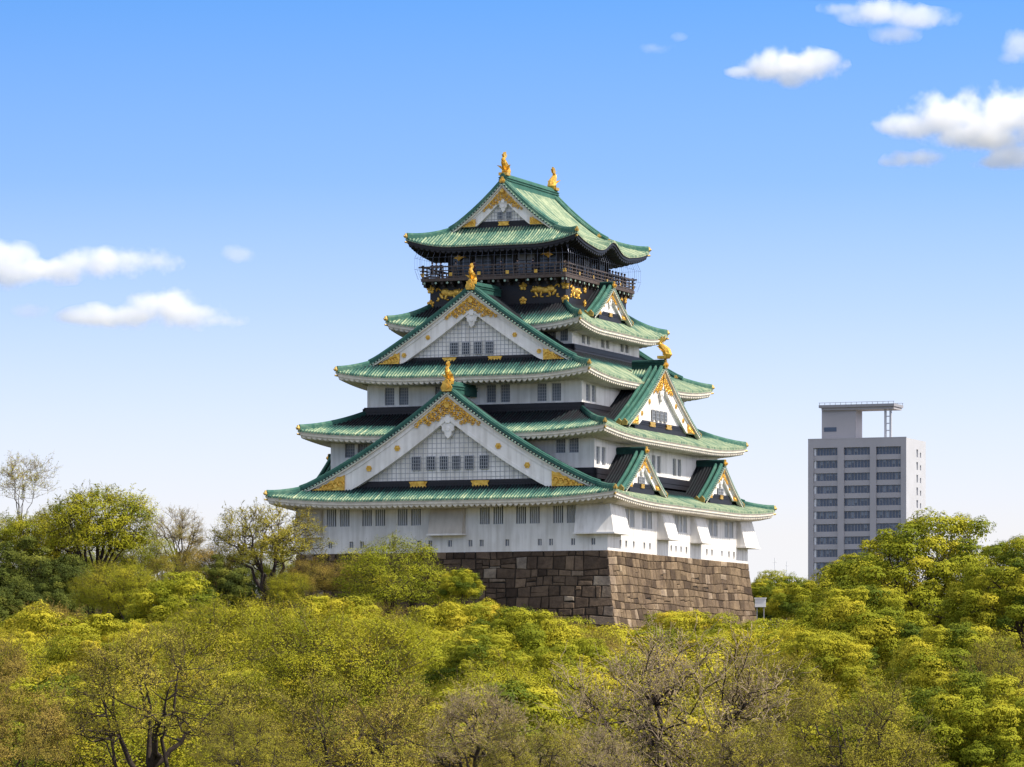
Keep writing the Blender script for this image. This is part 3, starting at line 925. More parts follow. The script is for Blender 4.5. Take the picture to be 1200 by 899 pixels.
# ---- big front (and rear) gables
def rz(r): return lambda u: float(roof_z(r, 'right', 0 if r.a == 0 and False else r.yov - 0.01, max(0.0, r.A - abs(u))))
for side in ('front', 'back'):
    for r, band, zbase, zboard, lat, gold, studs, wins, plq in (
        (R1, 2.35, 21.95, 21.12, 0.46, 1.0, 3, [(-3.92, -2.99, 22.92, 24.24), (-2.42, -1.5, 22.92, 24.24), (-1.05, -.2, 22.92, 24.24), (.2, 1.07, 22.92, 24.24), (1.5, 2.4, 22.92, 24.24), (3.0, 3.9, 22.92, 24.24)], (-3.2, 3.1)),
        (R3, 1.75, 34.08, 33.5, 0.40, 0.8, 2, [(-2.4, -1.52, 34.25, 35.45), (-1.15, -.33, 34.25, 35.45), (.1, .9, 34.25, 35.45), (1.28, 2.1, 34.25, 35.45)], (-2.4, 2.3)),
        (R5, 1.25, 47.85, 47.35, 0.34, 0.62, 1, [(-.72, -.12, 48.02, 48.75), (.2, .8, 48.02, 48.75)], (0,))):
        f = rz(r)
        gable_face(side, 0, r.yg, r.yov - r.yg, 0, r.A - 0.6, f, band, zbase, zboard, lat, gold, studs, wins, True, plq)
        verge(side, 0, r.yov, r.A, f, r.k * (r.B - r.yov) * 0.75, 0.9)
# ridges + finials of the big gables
for r, yb in ((R1, 14.8), (R3, 8.5)):
    zp = r.E + r.H
    for sy in (-1, 1):
        rdg = MB(); rdg.av = 0.55
        ridge_box(rdg, (0, sy * (r.yov - 0.2), zp), (0, sy * yb, zp + 0.12), 0.72, 0.9 if r is R1 else 0.75)
        rdg.build('main_ridge', 'ridge', KEEP, attr='patina_sun')
rdg = MB(); rdg.av = 0.7
ridge_box(rdg, (0, -7.25, R5.E + R5.H), (0, 7.25, R5.E + R5.H), 0.75, 0.85)
rdg.build('main_ridge', 'ridge', KEEP, attr='patina_sun')

def demon_tile(name, side, c, o, z, sz):
    d = MB(side)
    sh = [(-.55, -.2), (-.72, .25), (-.5, .7), (-.28, .85), (-.25, 1.15), (0, 1.35), (.25, 1.15), (.28, .85), (.5, .7), (.72, .25), (.55, -.2)]
    d.plate([(c + a * sz, z + b * sz) for a, b in sh], o - 0.12, o + 0.12)
    d.disc(c, z + .35 * sz, o + .12, o + .26, .34 * sz, 10)
    d.disc(c, z + .35 * sz, o + .26, o + .32, .16 * sz, 8)
    return d
for side in ('front', 'back'):
    for r, sz in ((R1, 0.78), (R3, 0.66)):
        d = demon_tile('x', side, 0, r.yov + 0.02, r.E + r.H + 0.1, sz)
        sy = -1 if side == 'front' else 1
        d.side = None
        shachi(d, (0, sy * (r.yov - 0.35), r.E + r.H + sz * 0.85), math.pi / 2 * -sy, 1.9 if r is R1 else 1.75)
        d.build('gold_roof_finial', 'gold', KEEP)
for sy in (-1, 1):
    d = demon_tile('x', 'front' if sy < 0 else 'back', 0, 7.32, R5.E + R5.H + 0.02, 0.42)
    d.side = None
    shachi(d, (0, sy * 6.75, R5.E + R5.H + 0.72), math.pi / 2 * -sy, 2.05)
    d.build('gold_roof_finial', 'gold', KEEP)

# ---- gables standing on the side roofs
def dormer(side, c, og, hw, zb, zp, oin, ov, al, band, zbase, zboard, r_above, gold, lat=None, wins=(), plq=(), fin=0.0, studs=1, low_dark=True):
    rise = zp - zb
    zf_ = lambda u: zb + rise * (al * (1 - abs(u) / hw) + (1 - al) * (1 - abs(u) / hw) ** 2)
    oo = og + ov
    t = MB()
    for sg in (-1, 1):
        # columns run along the slope; build in a frame where 'along' is the outward axis
        n = max(1, int(round((oo - oin) / 0.30))); step = (oo - oin) / n
        OO = []; Bp = []
        for i in range(n):
            for a, h in RIB: OO.append(oin + (i + .5 + a) * step); Bp.append(h)
        OO.append(oo); Bp.append(0)
        K = 10; rows = []; at = []
        for k in range(K + 1):
            u = hw * (1 - k / K)
            row = []; ar = []
            for o, h in zip(OO, Bp):
                z = zf_(u)
                row.append((c + sg * u, o, z + h))
                q = (o - r_above[0] + 0.10 * max(0, r_above[1] - z) - 0.2) / 1.2
                if z > r_above[1] + 0.4: q = 1
                ar.append(0.05 + 0.8 * min(1, max(0, q)) - 0.2 * (h < .01))
            rows.append(row); at.append(ar)
        t.side = side
        t.grid(rows, at)
    t.build('dormer_roof', 'copper', KEEP, attr='patina_sun')
    rd = MB(side)
    for sg in (-1, 1):
        for off, wd in ((0.24, 0.32), (0.80, 0.26), (1.35, 0.26)):
            if off > 1 and hw < 7: continue
            pts = [(c + sg * hw * (1 - i / 14), oo - off, zf_(hw * (1 - i / 14)) + 0.06) for i in range(15)]
            # ridge() works in real axes: sweep by hand in (s, z)
            rows = []
            for (s_, o_, z_) in pts:
                rows.append([(s_, o_ - wd / 2, z_ - .1), (s_, o_ - wd / 2, z_ + .26), (s_, o_ - wd * .25, z_ + .40), (s_, o_ + wd * .25, z_ + .40), (s_, o_ + wd / 2, z_ + .26), (s_, o_ + wd / 2, z_ - .1)])
            rd.av = 0.72
            rd.grid(rows); rd.add(rows[0], [(0, 1, 2, 3, 4, 5)])
    rd.av = 0.35
    h = 0.5 if hw < 7 else 0.7
    wr = 0.34 if hw < 7 else 0.42
    rd.add([(c - wr, oin, zp - .2), (c - wr, oin, zp + h * .8), (c - wr * .5, oin, zp + h), (c + wr * .5, oin, zp + h), (c + wr, oin, zp + h * .8), (c + wr, oin, zp - .2),
            (c - wr, oo, zp - .2), (c - wr, oo, zp + h * .8), (c - wr * .5, oo, zp + h), (c + wr * .5, oo, zp + h), (c + wr, oo, zp + h * .8), (c + wr, oo, zp - .2)],
           [(0, 1, 7, 6), (1, 2, 8, 7), (2, 3, 9, 8), (3, 4, 10, 9), (4, 5, 11, 10), (6, 7, 8, 9, 10, 11)])
    for zz in (.3, .6):
        rd.box(c - wr * 1.25, c + wr * 1.25, oin, oo - .05, zp + h * zz - .04, zp + h * zz + .04)
    rd.build('dormer_ridge', 'ridge', KEEP, attr='patina_sun')
    gable_face(side, c, og, ov, 0, hw - 0.1, zf_, band, zbase, zboard, lat, gold, studs, wins, True, plq)
    verge(side, c, oo, hw, zf_, 0.4, ov, 0.34)
    for sg in (-1, 1):
        for off in (0.28, 0.85):
            cp = MB(side)
            s_ = c + sg * (hw + 0.02); z_ = zf_(hw) + 0.1
            cp.add([(s_ - .12, oo - off - .24, z_ - .12), (s_ - .12, oo - off + .24, z_ - .12), (s_ - .12, oo - off + .30, z_ + .22), (s_ - .12, oo - off, z_ + .52), (s_ - .12, oo - off - .30, z_ + .22),
                    (s_ + .12, oo - off - .24, z_ - .12), (s_ + .12, oo - off + .24, z_ - .12), (s_ + .12, oo - off + .30, z_ + .22), (s_ + .12, oo - off, z_ + .52), (s_ + .12, oo - off - .30, z_ + .22)],
                   [(0, 1, 2, 3, 4), (9, 8, 7, 6, 5), (0, 1, 6, 5), (1, 2, 7, 6), (2, 3, 8, 7), (3, 4, 9, 8), (4, 0, 5, 9)])
            cp.build('ridge_end_ornament', 'dull_gold', KEEP)
    d = demon_tile('x', side, c, oo + 0.02, zp - 0.05, 0.62 if hw > 7 else 0.42)
    if fin > 0:
        q = MB()
        x, y = SIDE[side](c, og + 0.35)
        fx, fy = SIDE[side](0, 1)
        d.side = None
        shachi(d, (x, y, zp + h + 0.1), math.atan2(fy, fx), fin)
        # a fish looking outward
    d.build('gold_roof_finial', 'gold', KEEP)

for side in ('right', 'left'):
    dormer(side, 0, 13.62, 10.9, 27.45, 33.75, 10.9, 0.6, 0.80, 1.5, 28.25, 27.68, (13.01, 32.2), 0.85, None,
           [(-2.5, -1.72, 28.42, 29.44), (-1.3, -.52, 28.42, 29.44), (-.05, .73, 28.42, 29.44), (1.15, 1.95, 28.42, 29.44)], (-2.6, 2.2), fin=2.0, studs=2)
    for cc in (-11.75, 11.75):
        dormer(side, cc, 15.85, 6.2, 20.75, 24.75, 13.4, 0.55, 0.80, 0.85, 21.75, 21.25, (15.67, 26.3), 0.5, None,
               [(-.85, -.12, 21.75, 22.4), (.12, .85, 21.75, 22.4)], (0,))
    dormer(side, 0, 8.35, 5.7, 38.4, 41.75, 6.9, 0.5, 0.82, 0.72, 39.2, 38.75, (8.0, 42.0), 0.45, None, [], (0,))

# ---- the black top storey and its balcony
storey(7.07, 8.57, 38.9, 41.9, {}, 'black')
bf = MB()
bf.mi = 0
bf.box(-7.45, 7.45, -9.75, 9.75, 41.88, 42.14)
for side in ('front', 'right', 'back', 'left'):
    bf.side = side
    L, O = (9.75, 7.45) if side in ('right', 'left') else (7.45, 9.75)
    base = 7.07 if side in ('right', 'left') else 8.57
    bf.mi = 1
    bf.box(-L - .06, L + .06, O, O + 0.08, 41.92, 42.22)
    bf.mi = 0
    n = int(2 * L / 0.95)
    for i in range(n + 1):
        s = -L + 0.1 + (2 * L - 0.2) * i / n
        bf.box(s - .11, s + .11, base + .0, O - .05, 41.62, 41.87)
        bf.box(s - .09, s + .09, base + .0, base + (O - base) * .6, 41.38, 41.61)
bf.build('balcony_floor', ['darkwood', 'railwood'], KEEP)
rl = MB()
for side in ('front', 'right', 'back', 'left'):
    rl.side = side
    L, O = (9.68, 7.38) if side in ('right', 'left') else (7.38, 9.68)
    for z, h, ex in ((43.32, .07, .45), (42.95, .045, .3), (42.62, .045, .3), (42.34, .06, .1)):
        rl.box(-L - ex, L + ex, O - h + (0.003 if side in ('right', 'left') else 0), O + h + (0.003 if side in ('right', 'left') else 0), z - h + (0.006 if side in ('right', 'left') else 0), z + h + (0.006 if side in ('right', 'left') else 0))
    n = int(2 * L / 1.0)
    for i in range(n + 1):
        s = -L + 2 * L * i / n
        hh = 43.5 if i in (0, n) else 43.26
        q = 0.085 if i in (0, n) else 0.05
        rl.box(s - q, s + q, O - q - .01, O + q - .01, 42.14, hh)
rl.build('balcony_railing', 'railwood', KEEP)
gr = MB()
for side in ('front', 'right', 'back', 'left'):
    gr.side = side
    L, O = (9.68, 7.38) if side in ('right', 'left') else (7.38, 9.68)
    n = 5
    for i in range(n + 1):
        s = -L + 2 * L * i / n
        gr.box(s - .16, s + .16, O + .09, O + .115, 42.4, 42.72)
gr.build('railing_plates', 'gold', KEEP)
# set-back room with columns and glazed openings
rm = MB()
for side in ('front', 'right', 'back', 'left'):
    L, O = (6.9, 5.7) if side in ('right', 'left') else (5.7, 6.9)
    rects = []
    n = 6 if side in ('right', 'left') else 5
    for i in range(n):
        a = -L + 2 * L * i / n + 0.22; b = -L + 2 * L * (i + 1) / n - 0.22
        rects.append((a, b, 42.75, 44.65))
    wall_side(rm, side, -L, L, O, 42.14, 45.9, rects, 0.2)
    rm.side = side
    for i in range(n + 1):
        s = -L + 2 * L * i / n
        rm.box(s - .14, s + .14, O + .002, O + .1, 42.14, 45.6)
    rm.box(-L - .3, L + .3, O + .1, O + .28, 45.0, 45.35)
    for i in range(2 * n + 1):
        s = -L + 2 * L * i / (2 * n)
        rm.box(s - .13, s + .13, O + .1, O + 1.6, 45.36, 45.6)
rm.build('wall', 'black', KEEP)
for side in ('front', 'right'):
    L, O = (6.9, 5.7) if side in ('right', 'left') else (5.7, 6.9)
    n = 6 if side == 'right' else 5
    for i in range(n):
        a = -L + 2 * L * i / n + 0.22; b = -L + 2 * L * (i + 1) / n - 0.22
        wn = MB(side)
        wn.mi = 0; wn.box(a, b, O - .19, O - .15, 42.75, 44.65)
        wn.mi = 1; wn.box((a + b) / 2 - .04, (a + b) / 2 + .04, O - .148, O - .08, 42.75, 44.65)
        wn.box(a, b, O - .148, O - .09, 43.9, 43.96)
        wn.build('window', ['paleglass' if (i * 7 + 3) % 4 == 0 else 'glass', 'darkwood'], KEEP)
# crane reliefs painted pale on the room's front, tigers and flowers in gold on the black storey
def crane(side, c, o, z, q, flip):
    m = MB(side); f = -1 if flip else 1
    m.plate([(c + f * a * q, z + b * q) for a, b in [(-.9, .1), (-.5, .32), (-.1, .25), (.25, .75), (.4, .3), (.9, .05), (.5, -.05), (.2, -.35), (-.1, -.1), (-.5, .12)]], o, o + .05)
    m.build('crane_relief', 'gold', KEEP)
crane('front', 4.55, 7.02, 44.35, 0.75, False)
crane('front', -4.55, 7.02, 44.35, 0.75, True)
def tiger(side, c, o, z, ln, flip):
    m = MB(side); f = -1 if flip else 1
    def e(u, v, ru, rv, ro=.10, a=0.0):
        R = Matrix.Rotation(0, 3, 'Z')
        ca, sa = math.cos(a * f), math.sin(a * f)
        R = Matrix(((ca, 0, -sa), (0, 1, 0), (sa, 0, ca)))
        # ellipse in (s, z), thin along the outward axis
        m.ell((c + f * u * ln, o + .02, z + v * ln), (ru * ln, ro, rv * ln), 10, 6, R)
    e(-.02, .03, .20, .105); e(.17, .07, .15, .12); e(-.20, .06, .13, .11); e(-.36, .05, .105, .095, .16); e(-.45, .02, .05, .05, .17)
    e(-.40, .14, .03, .035); e(-.31, .14, .03, .035)
    e(-.30, -.09, .045, .11, .12, .5); e(-.38, -.17, .06, .028, .12); e(-.14, -.08, .04, .11, .1, -.3); e(-.11, -.18, .06, .026)
    e(.14, -.07, .05, .11, .12, .35); e(.08, -.17, .06, .026, .12); e(.30, -.05, .05, .12, .1, -.55); e(.40, -.14, .04, .07, .1, -.2); e(.43, -.19, .055, .025)
    pts = [(.31, .12), (.40, .20), (.47, .17), (.45, .10)]
    for (a, b), (a2, b2) in zip(pts[:-1], pts[1:]):
        m.tube([(c + f * a * ln, o + .04, z + b * ln), (c + f * a2 * ln, o + .04, z + b2 * ln)], .028 * ln, 6)
    m.build('tiger_relief', 'gold', KEEP, smooth=True)
tiger('front', 4.95, 8.57, 40.72, 3.1, False); tiger('front', -4.95, 8.57, 40.72, 3.1, True)
tiger('right', -6.0, 7.07, 40.72, 2.9, True); tiger('right', 6.0, 7.07, 40.72, 2.9, False)
def flower(side, s, o, z, r):
    m = MB(side)
    for q in range(5):
        a = math.pi / 2 + q * 2 * math.pi / 5
        m.ell((s + .58 * r * math.cos(a), o + .02, z + .58 * r * math.sin(a)), (.40 * r, .07, .40 * r), 7, 4)
    m.ell((s, o + .04, z), (.25 * r, .09, .25 * r), 7, 4)
    m.build('gold_flower', 'gold', KEEP)
for s in (-7.0, -2.65, 2.65, 7.0):
    flower('front', s, 8.60, 41.25, .46); flower('front', s, 8.60, 39.85, .42)
for s in (-8.3, -3.4, 3.4, 8.3):
    flower('right', s, 7.10, 41.25, .46); flower('right', s, 7.10, 39.85, .42)
for side, L, O in (('front', 7.2, 9.75), ('right', 9.5, 7.45)):
    n = int(2 * L / 1.2)
    for i in range(n + 1):
        s = -L + 2 * L * i / n
        st = MB(side); st.disc(s, 41.75, O - .05, O + .02, .12, 8)
        st.build('bracket_cap', 'verge_tile', KEEP)
# fine safety net round the balcony
nt_ = MB()
for side in ('front', 'right', 'back', 'left'):
    nt_.side = side
    L, O = (10.3, 8.0) if side in ('right', 'left') else (8.0, 10.3)
    n = int(2 * L / 0.62)
    for i in range(n + 1):
        s = -L + 2 * L * i / n
        nt_.tube([(s * .97, O - .35, 45.05), (s, O, 44.2), (s, O, 43.1), (s * .97, O - .3, 42.1)], 0.010, 4, cap=False)
    for z in (43.1, 44.2):
        nt_.tube([(-L, O, z), (L, O, z)], 0.009, 4, cap=False)
nt_.build('safety_net', 'net', KEEP)

# ------------------------------------------------------------------ visitors on the balcony
def person_meshes():
    out = []
    J = {'pel': (0, 0, .92, .13), 'ch': (0, .02, 1.25, .15), 'nk': (0, .02, 1.42, .06), 'hd': (0, -.01, 1.55, .10), 'tp': (0, 0, 1.66, .085),
         'ls': (-.17, .02, 1.36, .06), 'le': (-.24, -.02, 1.1, .045), 'lh': (-.16, -.25, 1.12, .035),
         'rs': (.17, .02, 1.36, .06), 're': (.24, -.02, 1.1, .045), 'rh': (.16, -.25, 1.12, .035),
         'lk': (-.10, 0, .5, .07), 'lf': (-.11, .02, .06, .045), 'lt': (-.11, -.12, .04, .035), 'rk': (.10, 0, .5, .07), 'rf': (.11, .02, .06, .045), 'rt': (.11, -.12, .04, .035)}
    E_ = [('pel', 'ch'), ('ch', 'nk'), ('nk', 'hd'), ('hd', 'tp'), ('ch', 'ls'), ('ls', 'le'), ('le', 'lh'), ('ch', 'rs'), ('rs', 're'), ('re', 'rh'),
          ('pel', 'lk'), ('lk', 'lf'), ('lf', 'lt'), ('pel', 'rk'), ('rk', 'rf'), ('rf', 'rt')]
    names = list(J)
    me = bpy.data.meshes.new('person_body')
    me.from_pydata([J[n][:3] for n in names], [(names.index(a), names.index(b)) for a, b in E_], [])
    o = bpy.data.objects.new('tmp', me); C.objects.link(o)
    o.modifiers.new('skin', 'SKIN'); sb = o.modifiers.new('sub', 'SUBSURF'); sb.levels = 1
    for i, n in enumerate(names):
        me.skin_vertices[0].data[i].radius = (J[n][3], J[n][3])
    me.skin_vertices[0].data[0].use_root = True
    bpy.context.view_layer.update()
    dg = bpy.context.evaluated_depsgraph_get()
    body = bpy.data.meshes.new_from_object(o.evaluated_get(dg))
    bpy.data.objects.remove(o)
    return body
body0 = person_meshes()
hair = MB(); hair.ell((0, .015, 1.62), (.115, .125, .12), 8, 5)
hair_ob = None
K3 = Matrix.Rotation(TH, 3, 'Z')
def keep_world(x, y, z):
    v = K3 @ Vector((x, y, z)); return (v.x + 1.712, v.y + 443.815, v.z)
vis = [(-6.6, -9.2, 0, 'navy'), (-6.15, -9.25, 0, 'grey'), (-5.7, -9.2, 0, 'navy'), (-4.1, -9.25, 0, 'grey'), (-2.2, -9.2, 0, 'red'), (.6, -9.25, 0, 'navy'), (2.3, -9.2, 0, 'grey'), (3.9, -9.2, 0, 'navy'),
       (6.95, 4.2, 1, 'navy'), (6.95, 5.0, 1, 'grey'), (6.95, 5.9, 1, 'navy'), (6.95, 6.7, 1, 'red'), (6.95, 7.6, 1, 'navy'), (6.95, 8.5, 1, 'grey')]
bodies = {}
for cl in ('navy', 'grey', 'red'):
    b = body0.copy(); b.materials.clear(); b.materials.append(M['cloth_' + cl]); b.materials.append(M['skin'])
    mi = [1 if p.center.z > 1.43 or (p.center.y < -.2 and p.center.z > .9) else 0 for p in b.polygons]
    b.polygons.foreach_set('material_index', mi)
    bodies[cl] = b
vlab = {'navy': 'visitor in dark navy clothes standing at the balcony railing', 'grey': 'visitor in grey clothes standing at the balcony railing', 'red': 'visitor in dark red clothes standing at the balcony railing'}
for i, (x, y, sd, cl) in enumerate(vis):
    o = bpy.data.objects.new('person', bodies[cl]); C.objects.link(o)
    o.location = keep_world(x, y, 42.14)
    o.rotation_euler = (0, 0, TH + (math.pi / 2 if sd else 0))
    tag(o, vlab[cl], 'person', 'visitors on the top balcony')
    if hair_ob is None: hair_ob = h = hair.build('hair', 'hair', o, smooth=True)
    else:
        h = hair_ob.copy(); C.objects.link(h); h.parent = o

# ------------------------------------------------------------------ the stone base
BASE = empty('stone_base', (1.712, 443.815, 0), TH)
tag(BASE, 'sloping stone block base under the white castle keep, one face dark, one tan', 'stone wall')
ZT = 15.12
def bat(z): return max(0.0, (ZT - z) / 7.1) ** 1.35
rng = random.Random(11)
for side, m in (('front', 'stone_dark'), ('right', 'stone_tan'), ('back', 'stone_dark'), ('left', 'stone_dark')):  # right face takes the tan stone, the other three the darker one
    L0, O0 = (20.86, 15.86) if side in ('right', 'left') else (15.86, 20.86)
    bx, by = 0.98, 0.85
    db, lb = (bx, by) if side in ('right', 'left') else (by, bx)
    mb = MB(side)
    z1 = ZT; course = 0; wob = [rng.uniform(0, 6.28) for _ in range(40)]
    def wv(k, s): return 0.0 if k == 0 else (0.09 if side == 'right' else 0.12) * math.sin(s * .4 + wob[k]) + (0.03 if side == 'right' else 0.06) * math.sin(s * 1.1 + wob[k + 1])
    while z1 > 6.6:
        h = (rng.uniform(0.6, 1.0) if side == 'right' else rng.uniform(0.72, 1.2)) if course else 0.6
        z0 = z1 - h
        L = L0 + lb * bat((z0 + z1) / 2)
        s = -L
        cuts = [s]
        q0 = rng.uniform(1.6, 2.6) if course % 2 else rng.uniform(.8, 1.2)
        cuts.append(s + q0); q1 = rng.uniform(1.6, 2.6) if course % 2 else rng.uniform(.8, 1.2)
        while cuts[-1] < L - q1 - 1.7: cuts.append(cuts[-1] + rng.choice((rng.uniform(.6, .95), rng.uniform(.85, 1.35), rng.uniform(1.2, 1.9))) * (1.1 if side == 'right' else 1))
        cuts.append(L - q1); cuts.append(L)
        
        for i in range(len(cuts) - 1):
            a, b = cuts[i], cuts[i + 1]
            splits = [(z0, z1)]
            if 0 < i < len(cuts) - 2 and h > .8 and rng.random() < (.30 if side == 'right' else .25):
                zm = z0 + h * rng.uniform(.35, .65); splits = [(z0, zm), (zm, z1)]
            for (za, zb_) in splits:
                gp = 0.016 if side == 'right' else 0.026
                j = lambda: rng.uniform(-.025, .075)
                ea = 0 if i == 0 else 1; eb = 0 if i == len(cuts) - 2 else 1
                top_fix = (zb_ >= ZT - .001)
                la, lb_ = za - ZT, zb_ - ZT
                def zq(z, sx2):
                    if z == z0: return z + wv(course + 1, sx2)
                    if z == z1: return z + wv(course, sx2)
                    return z + wv(course, sx2) * .5 + tl * (sx2 - a)
                tl = rng.uniform(-.08, .08)
                jt = 0 if (top_fix or course < 1) else 1
                qd = [(a + (gp + j()) * ea, zq(za, a) + gp), (b - (gp + j()) * eb, zq(za, b) + gp),
                      (b - (gp + j()) * eb, zq(zb_, b) - gp * jt), (a + (gp + j()) * ea, zq(zb_, a) - gp * jt)]
                pr = rng.uniform(0.0, 0.075 if side != 'right' else 0.04)
                def at_(p, off): return (p[0], O0 + db * bat(p[1]) + off, p[1])
                cx = sum(p[0] for p in qd) / 4; cz = sum(p[1] for p in qd) / 4
                ins = 0.09
                inn = [(p[0] + (ins if p[0] < cx else -ins) * (ea if p[0] < cx else eb), p[1] + (ins if p[1] < cz else -ins) * .8) for p in qd]
                if i in (0, len(cuts) - 2): pr = 0.03
                v = [at_(p, -0.11) for p in qd] + [at_(p, pr - .04) for p in qd] + [at_(p, pr + rng.uniform(0, .03)) for p in inn]
                f = [(8, 9, 10, 11)] + [(k, (k + 1) % 4, 4 + (k + 1) % 4, 4 + k) for k in range(4)] + [(4 + k, 4 + (k + 1) % 4, 8 + (k + 1) % 4, 8 + k) for k in range(4)]
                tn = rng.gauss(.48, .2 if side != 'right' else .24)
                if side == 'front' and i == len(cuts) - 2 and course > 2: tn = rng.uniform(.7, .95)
                if side == 'right' and i == 0: tn = rng.uniform(.75, 1.0)  # corner blocks tinted paler: a lit edge strip put into the stone colour
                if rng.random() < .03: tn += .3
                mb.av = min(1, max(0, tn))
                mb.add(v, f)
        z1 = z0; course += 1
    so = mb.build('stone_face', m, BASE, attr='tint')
    if side == 'right': so['label'] = 'tan face of squared granite blocks'
    if side == 'front': so['label'] = 'dark face of squared granite blocks'
core = MB()
zs_ = [15.1, 14, 12.5, 11, 9.5, 8, 6.6]
ring = lambda z: [(sx * (15.78 + .98 * bat(z)), sy * (20.78 + .85 * bat(z)), z) for sx, sy in ((1, -1), (1, 1), (-1, 1), (-1, -1), (1, -1))]
core.grid([ring(z) for z in zs_])
core.add(ring(15.1)[:4], [(0, 1, 2, 3)])
core.build('rubble_core', 'joint', BASE)

# ------------------------------------------------------------------ the office tower far behind
TW = empty('office_tower', (105.3, 1200, 0), rad(-21))
tag(TW, 'grey office tower with bands of blue glazing and a flat rooftop helipad', 'office building')
TWW, TD, TT, PX = 27.4, 19.1, 73.4, 0.2279 / 0.957
def sx_(zoomx): return -27.4 + (zoomx - 95) / (510 - 95) * 27.4
def tz_(zoomy): return (835 - (450 + zoomy / 3.595)) * 0.2279
body = MB()
cols = [(118, 220), (247, 357), (383, 487)]
rows_t = [(262 + 53.9 * i, 294 + 53.9 * i) for i in range(20)]
rects = []
for (a, b) in cols:
    for (t0, t1) in rows_t:
        z1, z0 = tz_(t0), tz_(t1)
        if z0 > 2: rects.append((sx_(a), sx_(b), z0, z1))
xs_ = sorted(set([-TWW, 0.0] + [q for r in rects for q in r[:2]])); zs_ = sorted(set([0.0, TT] + [q for r in rects for q in r[2:]]))
colset = [(sx_(a), sx_(b)) for a, b in cols]
for i in range(len(xs_) - 1):
    for j in range(len(zs_) - 1):
        xm, zm = (xs_[i] + xs_[i + 1]) / 2, (zs_[j] + zs_[j + 1]) / 2
        if any(r[0] < xm < r[1] and r[2] < zm < r[3] for r in rects): continue
        incol = any(a < xm < b for a, b in colset) and zm < tz_(262) 
        y = 0.35 if incol else 0.0
        body.add([(xs_[i], y, zs_[j]), (xs_[i + 1], y, zs_[j]), (xs_[i + 1], y, zs_[j + 1]), (xs_[i], y, zs_[j + 1])], [(0, 1, 2, 3)])
for (a, b, c, d) in rects:
    body.add([(a, .35, c), (b, .35, c), (b, 1.3, c), (a, 1.3, c)], [(0, 1, 2, 3)])
    body.add([(a, .35, d), (b, .35, d), (b, 1.3, d), (a, 1.3, d)], [(0, 1, 2, 3)])
    body.add([(a, 0, c), (a, 1.3, c), (a, 1.3, d), (a, 0, d)], [(0, 1, 2, 3)])
    body.add([(b, 0, c), (b, 1.3, c), (b, 1.3, d), (b, 0, d)], [(0, 1, 2, 3)])
for (a, b) in colset:
    z1 = tz_(262)
    body.add([(a, 0, 0), (a, .35, 0), (a, .35, z1), (a, 0, z1)], [(0, 1, 2, 3)])
    body.add([(b, 0, 0), (b, .35, 0), (b, .35, z1), (b, 0, z1)], [(0, 1, 2, 3)])
    body.add([(a, 0, z1), (b, 0, z1), (b, .35, z1), (a, .35, z1)], [(0, 1, 2, 3)])
body.add([(-TWW, TD, 0), (0, TD, 0), (0, TD, TT), (-TWW, TD, TT)], [(0, 1, 2, 3)])
body.add([(-TWW, 0, 0), (-TWW, TD, 0), (-TWW, TD, TT), (-TWW, 0, TT)], [(0, 1, 2, 3)])
body.add([(-TWW, 0, TT - .6), (0, 0, TT - .6), (0, TD, TT - .6), (-TWW, TD, TT - .6)], [(0, 1, 2, 3)])
body.box(-TWW - .02, .02, -.03, .3, TT - .02, TT + .25)
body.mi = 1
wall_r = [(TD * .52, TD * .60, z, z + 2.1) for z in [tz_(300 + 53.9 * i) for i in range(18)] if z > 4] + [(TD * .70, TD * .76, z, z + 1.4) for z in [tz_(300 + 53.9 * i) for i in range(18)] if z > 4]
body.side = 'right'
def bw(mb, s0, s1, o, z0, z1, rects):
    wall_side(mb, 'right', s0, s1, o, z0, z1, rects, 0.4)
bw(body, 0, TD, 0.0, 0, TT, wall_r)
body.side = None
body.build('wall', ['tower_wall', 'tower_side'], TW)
rng = random.Random(5)
for (a, b, c, d) in rects:
    if d < 22: continue
    wn = MB()
    wn.mi = 0
    wn.box(a, b, .75, .85, c, d)
    wn.mi = 1
    n = 8
    for i in range(1, n):
        x = a + (b - a) * i / n
        wn.box(x - .06, x + .06, .66, .745, c, d)
    wn.mi = 2
    for i in range(n):
        if rng.random() < .4:
            x0 = a + (b - a) * i / n + .1; x1 = a + (b - a) * (i + 1) / n - .1
            wn.box(x0, x1, .70, .745, d - (d - c) * rng.choice((.35, .6, .9)), d - .02)
    if abs(a - rects[0][0]) < .5:
        wn.mi = 3; wn.box(a + .03, a + .62, .60, .66, c, d - .05)
    wn.build('window', ['tower_glass', 'steel', 'blind', 'white'], TW)
ph = MB()
ph.box(sx_(137), sx_(282), 3.5, 9.5, TT - .6, tz_(100))
pho = ph.build('penthouse', 'tower_wall', TW)
pw = MB(); pw.box(sx_(147), sx_(200), 3.42, 3.52, tz_(190), tz_(172)); pw.build('window', 'tower_glass', pho)
hp = MB()
hp.mi = 1
hp.box(sx_(140), sx_(446), 2.6, 10.4, tz_(100), tz_(90))
hp.mi = 0
hp.box(sx_(131), sx_(450), 2.0, 11.0, tz_(89.5), tz_(78))
for i in range(15):
    x = sx_(134 + i * 22.4)
    for y in (2.1, 10.9): hp.box(x - .05, x + .05, y - .05, y + .05, tz_(78), tz_(69))
for y in (2.1, 10.9): hp.box(sx_(131), sx_(450), y - .04, y + .04, tz_(69.5), tz_(68))
hp.build('helipad', ['steel', 'tower_wall'], TW)
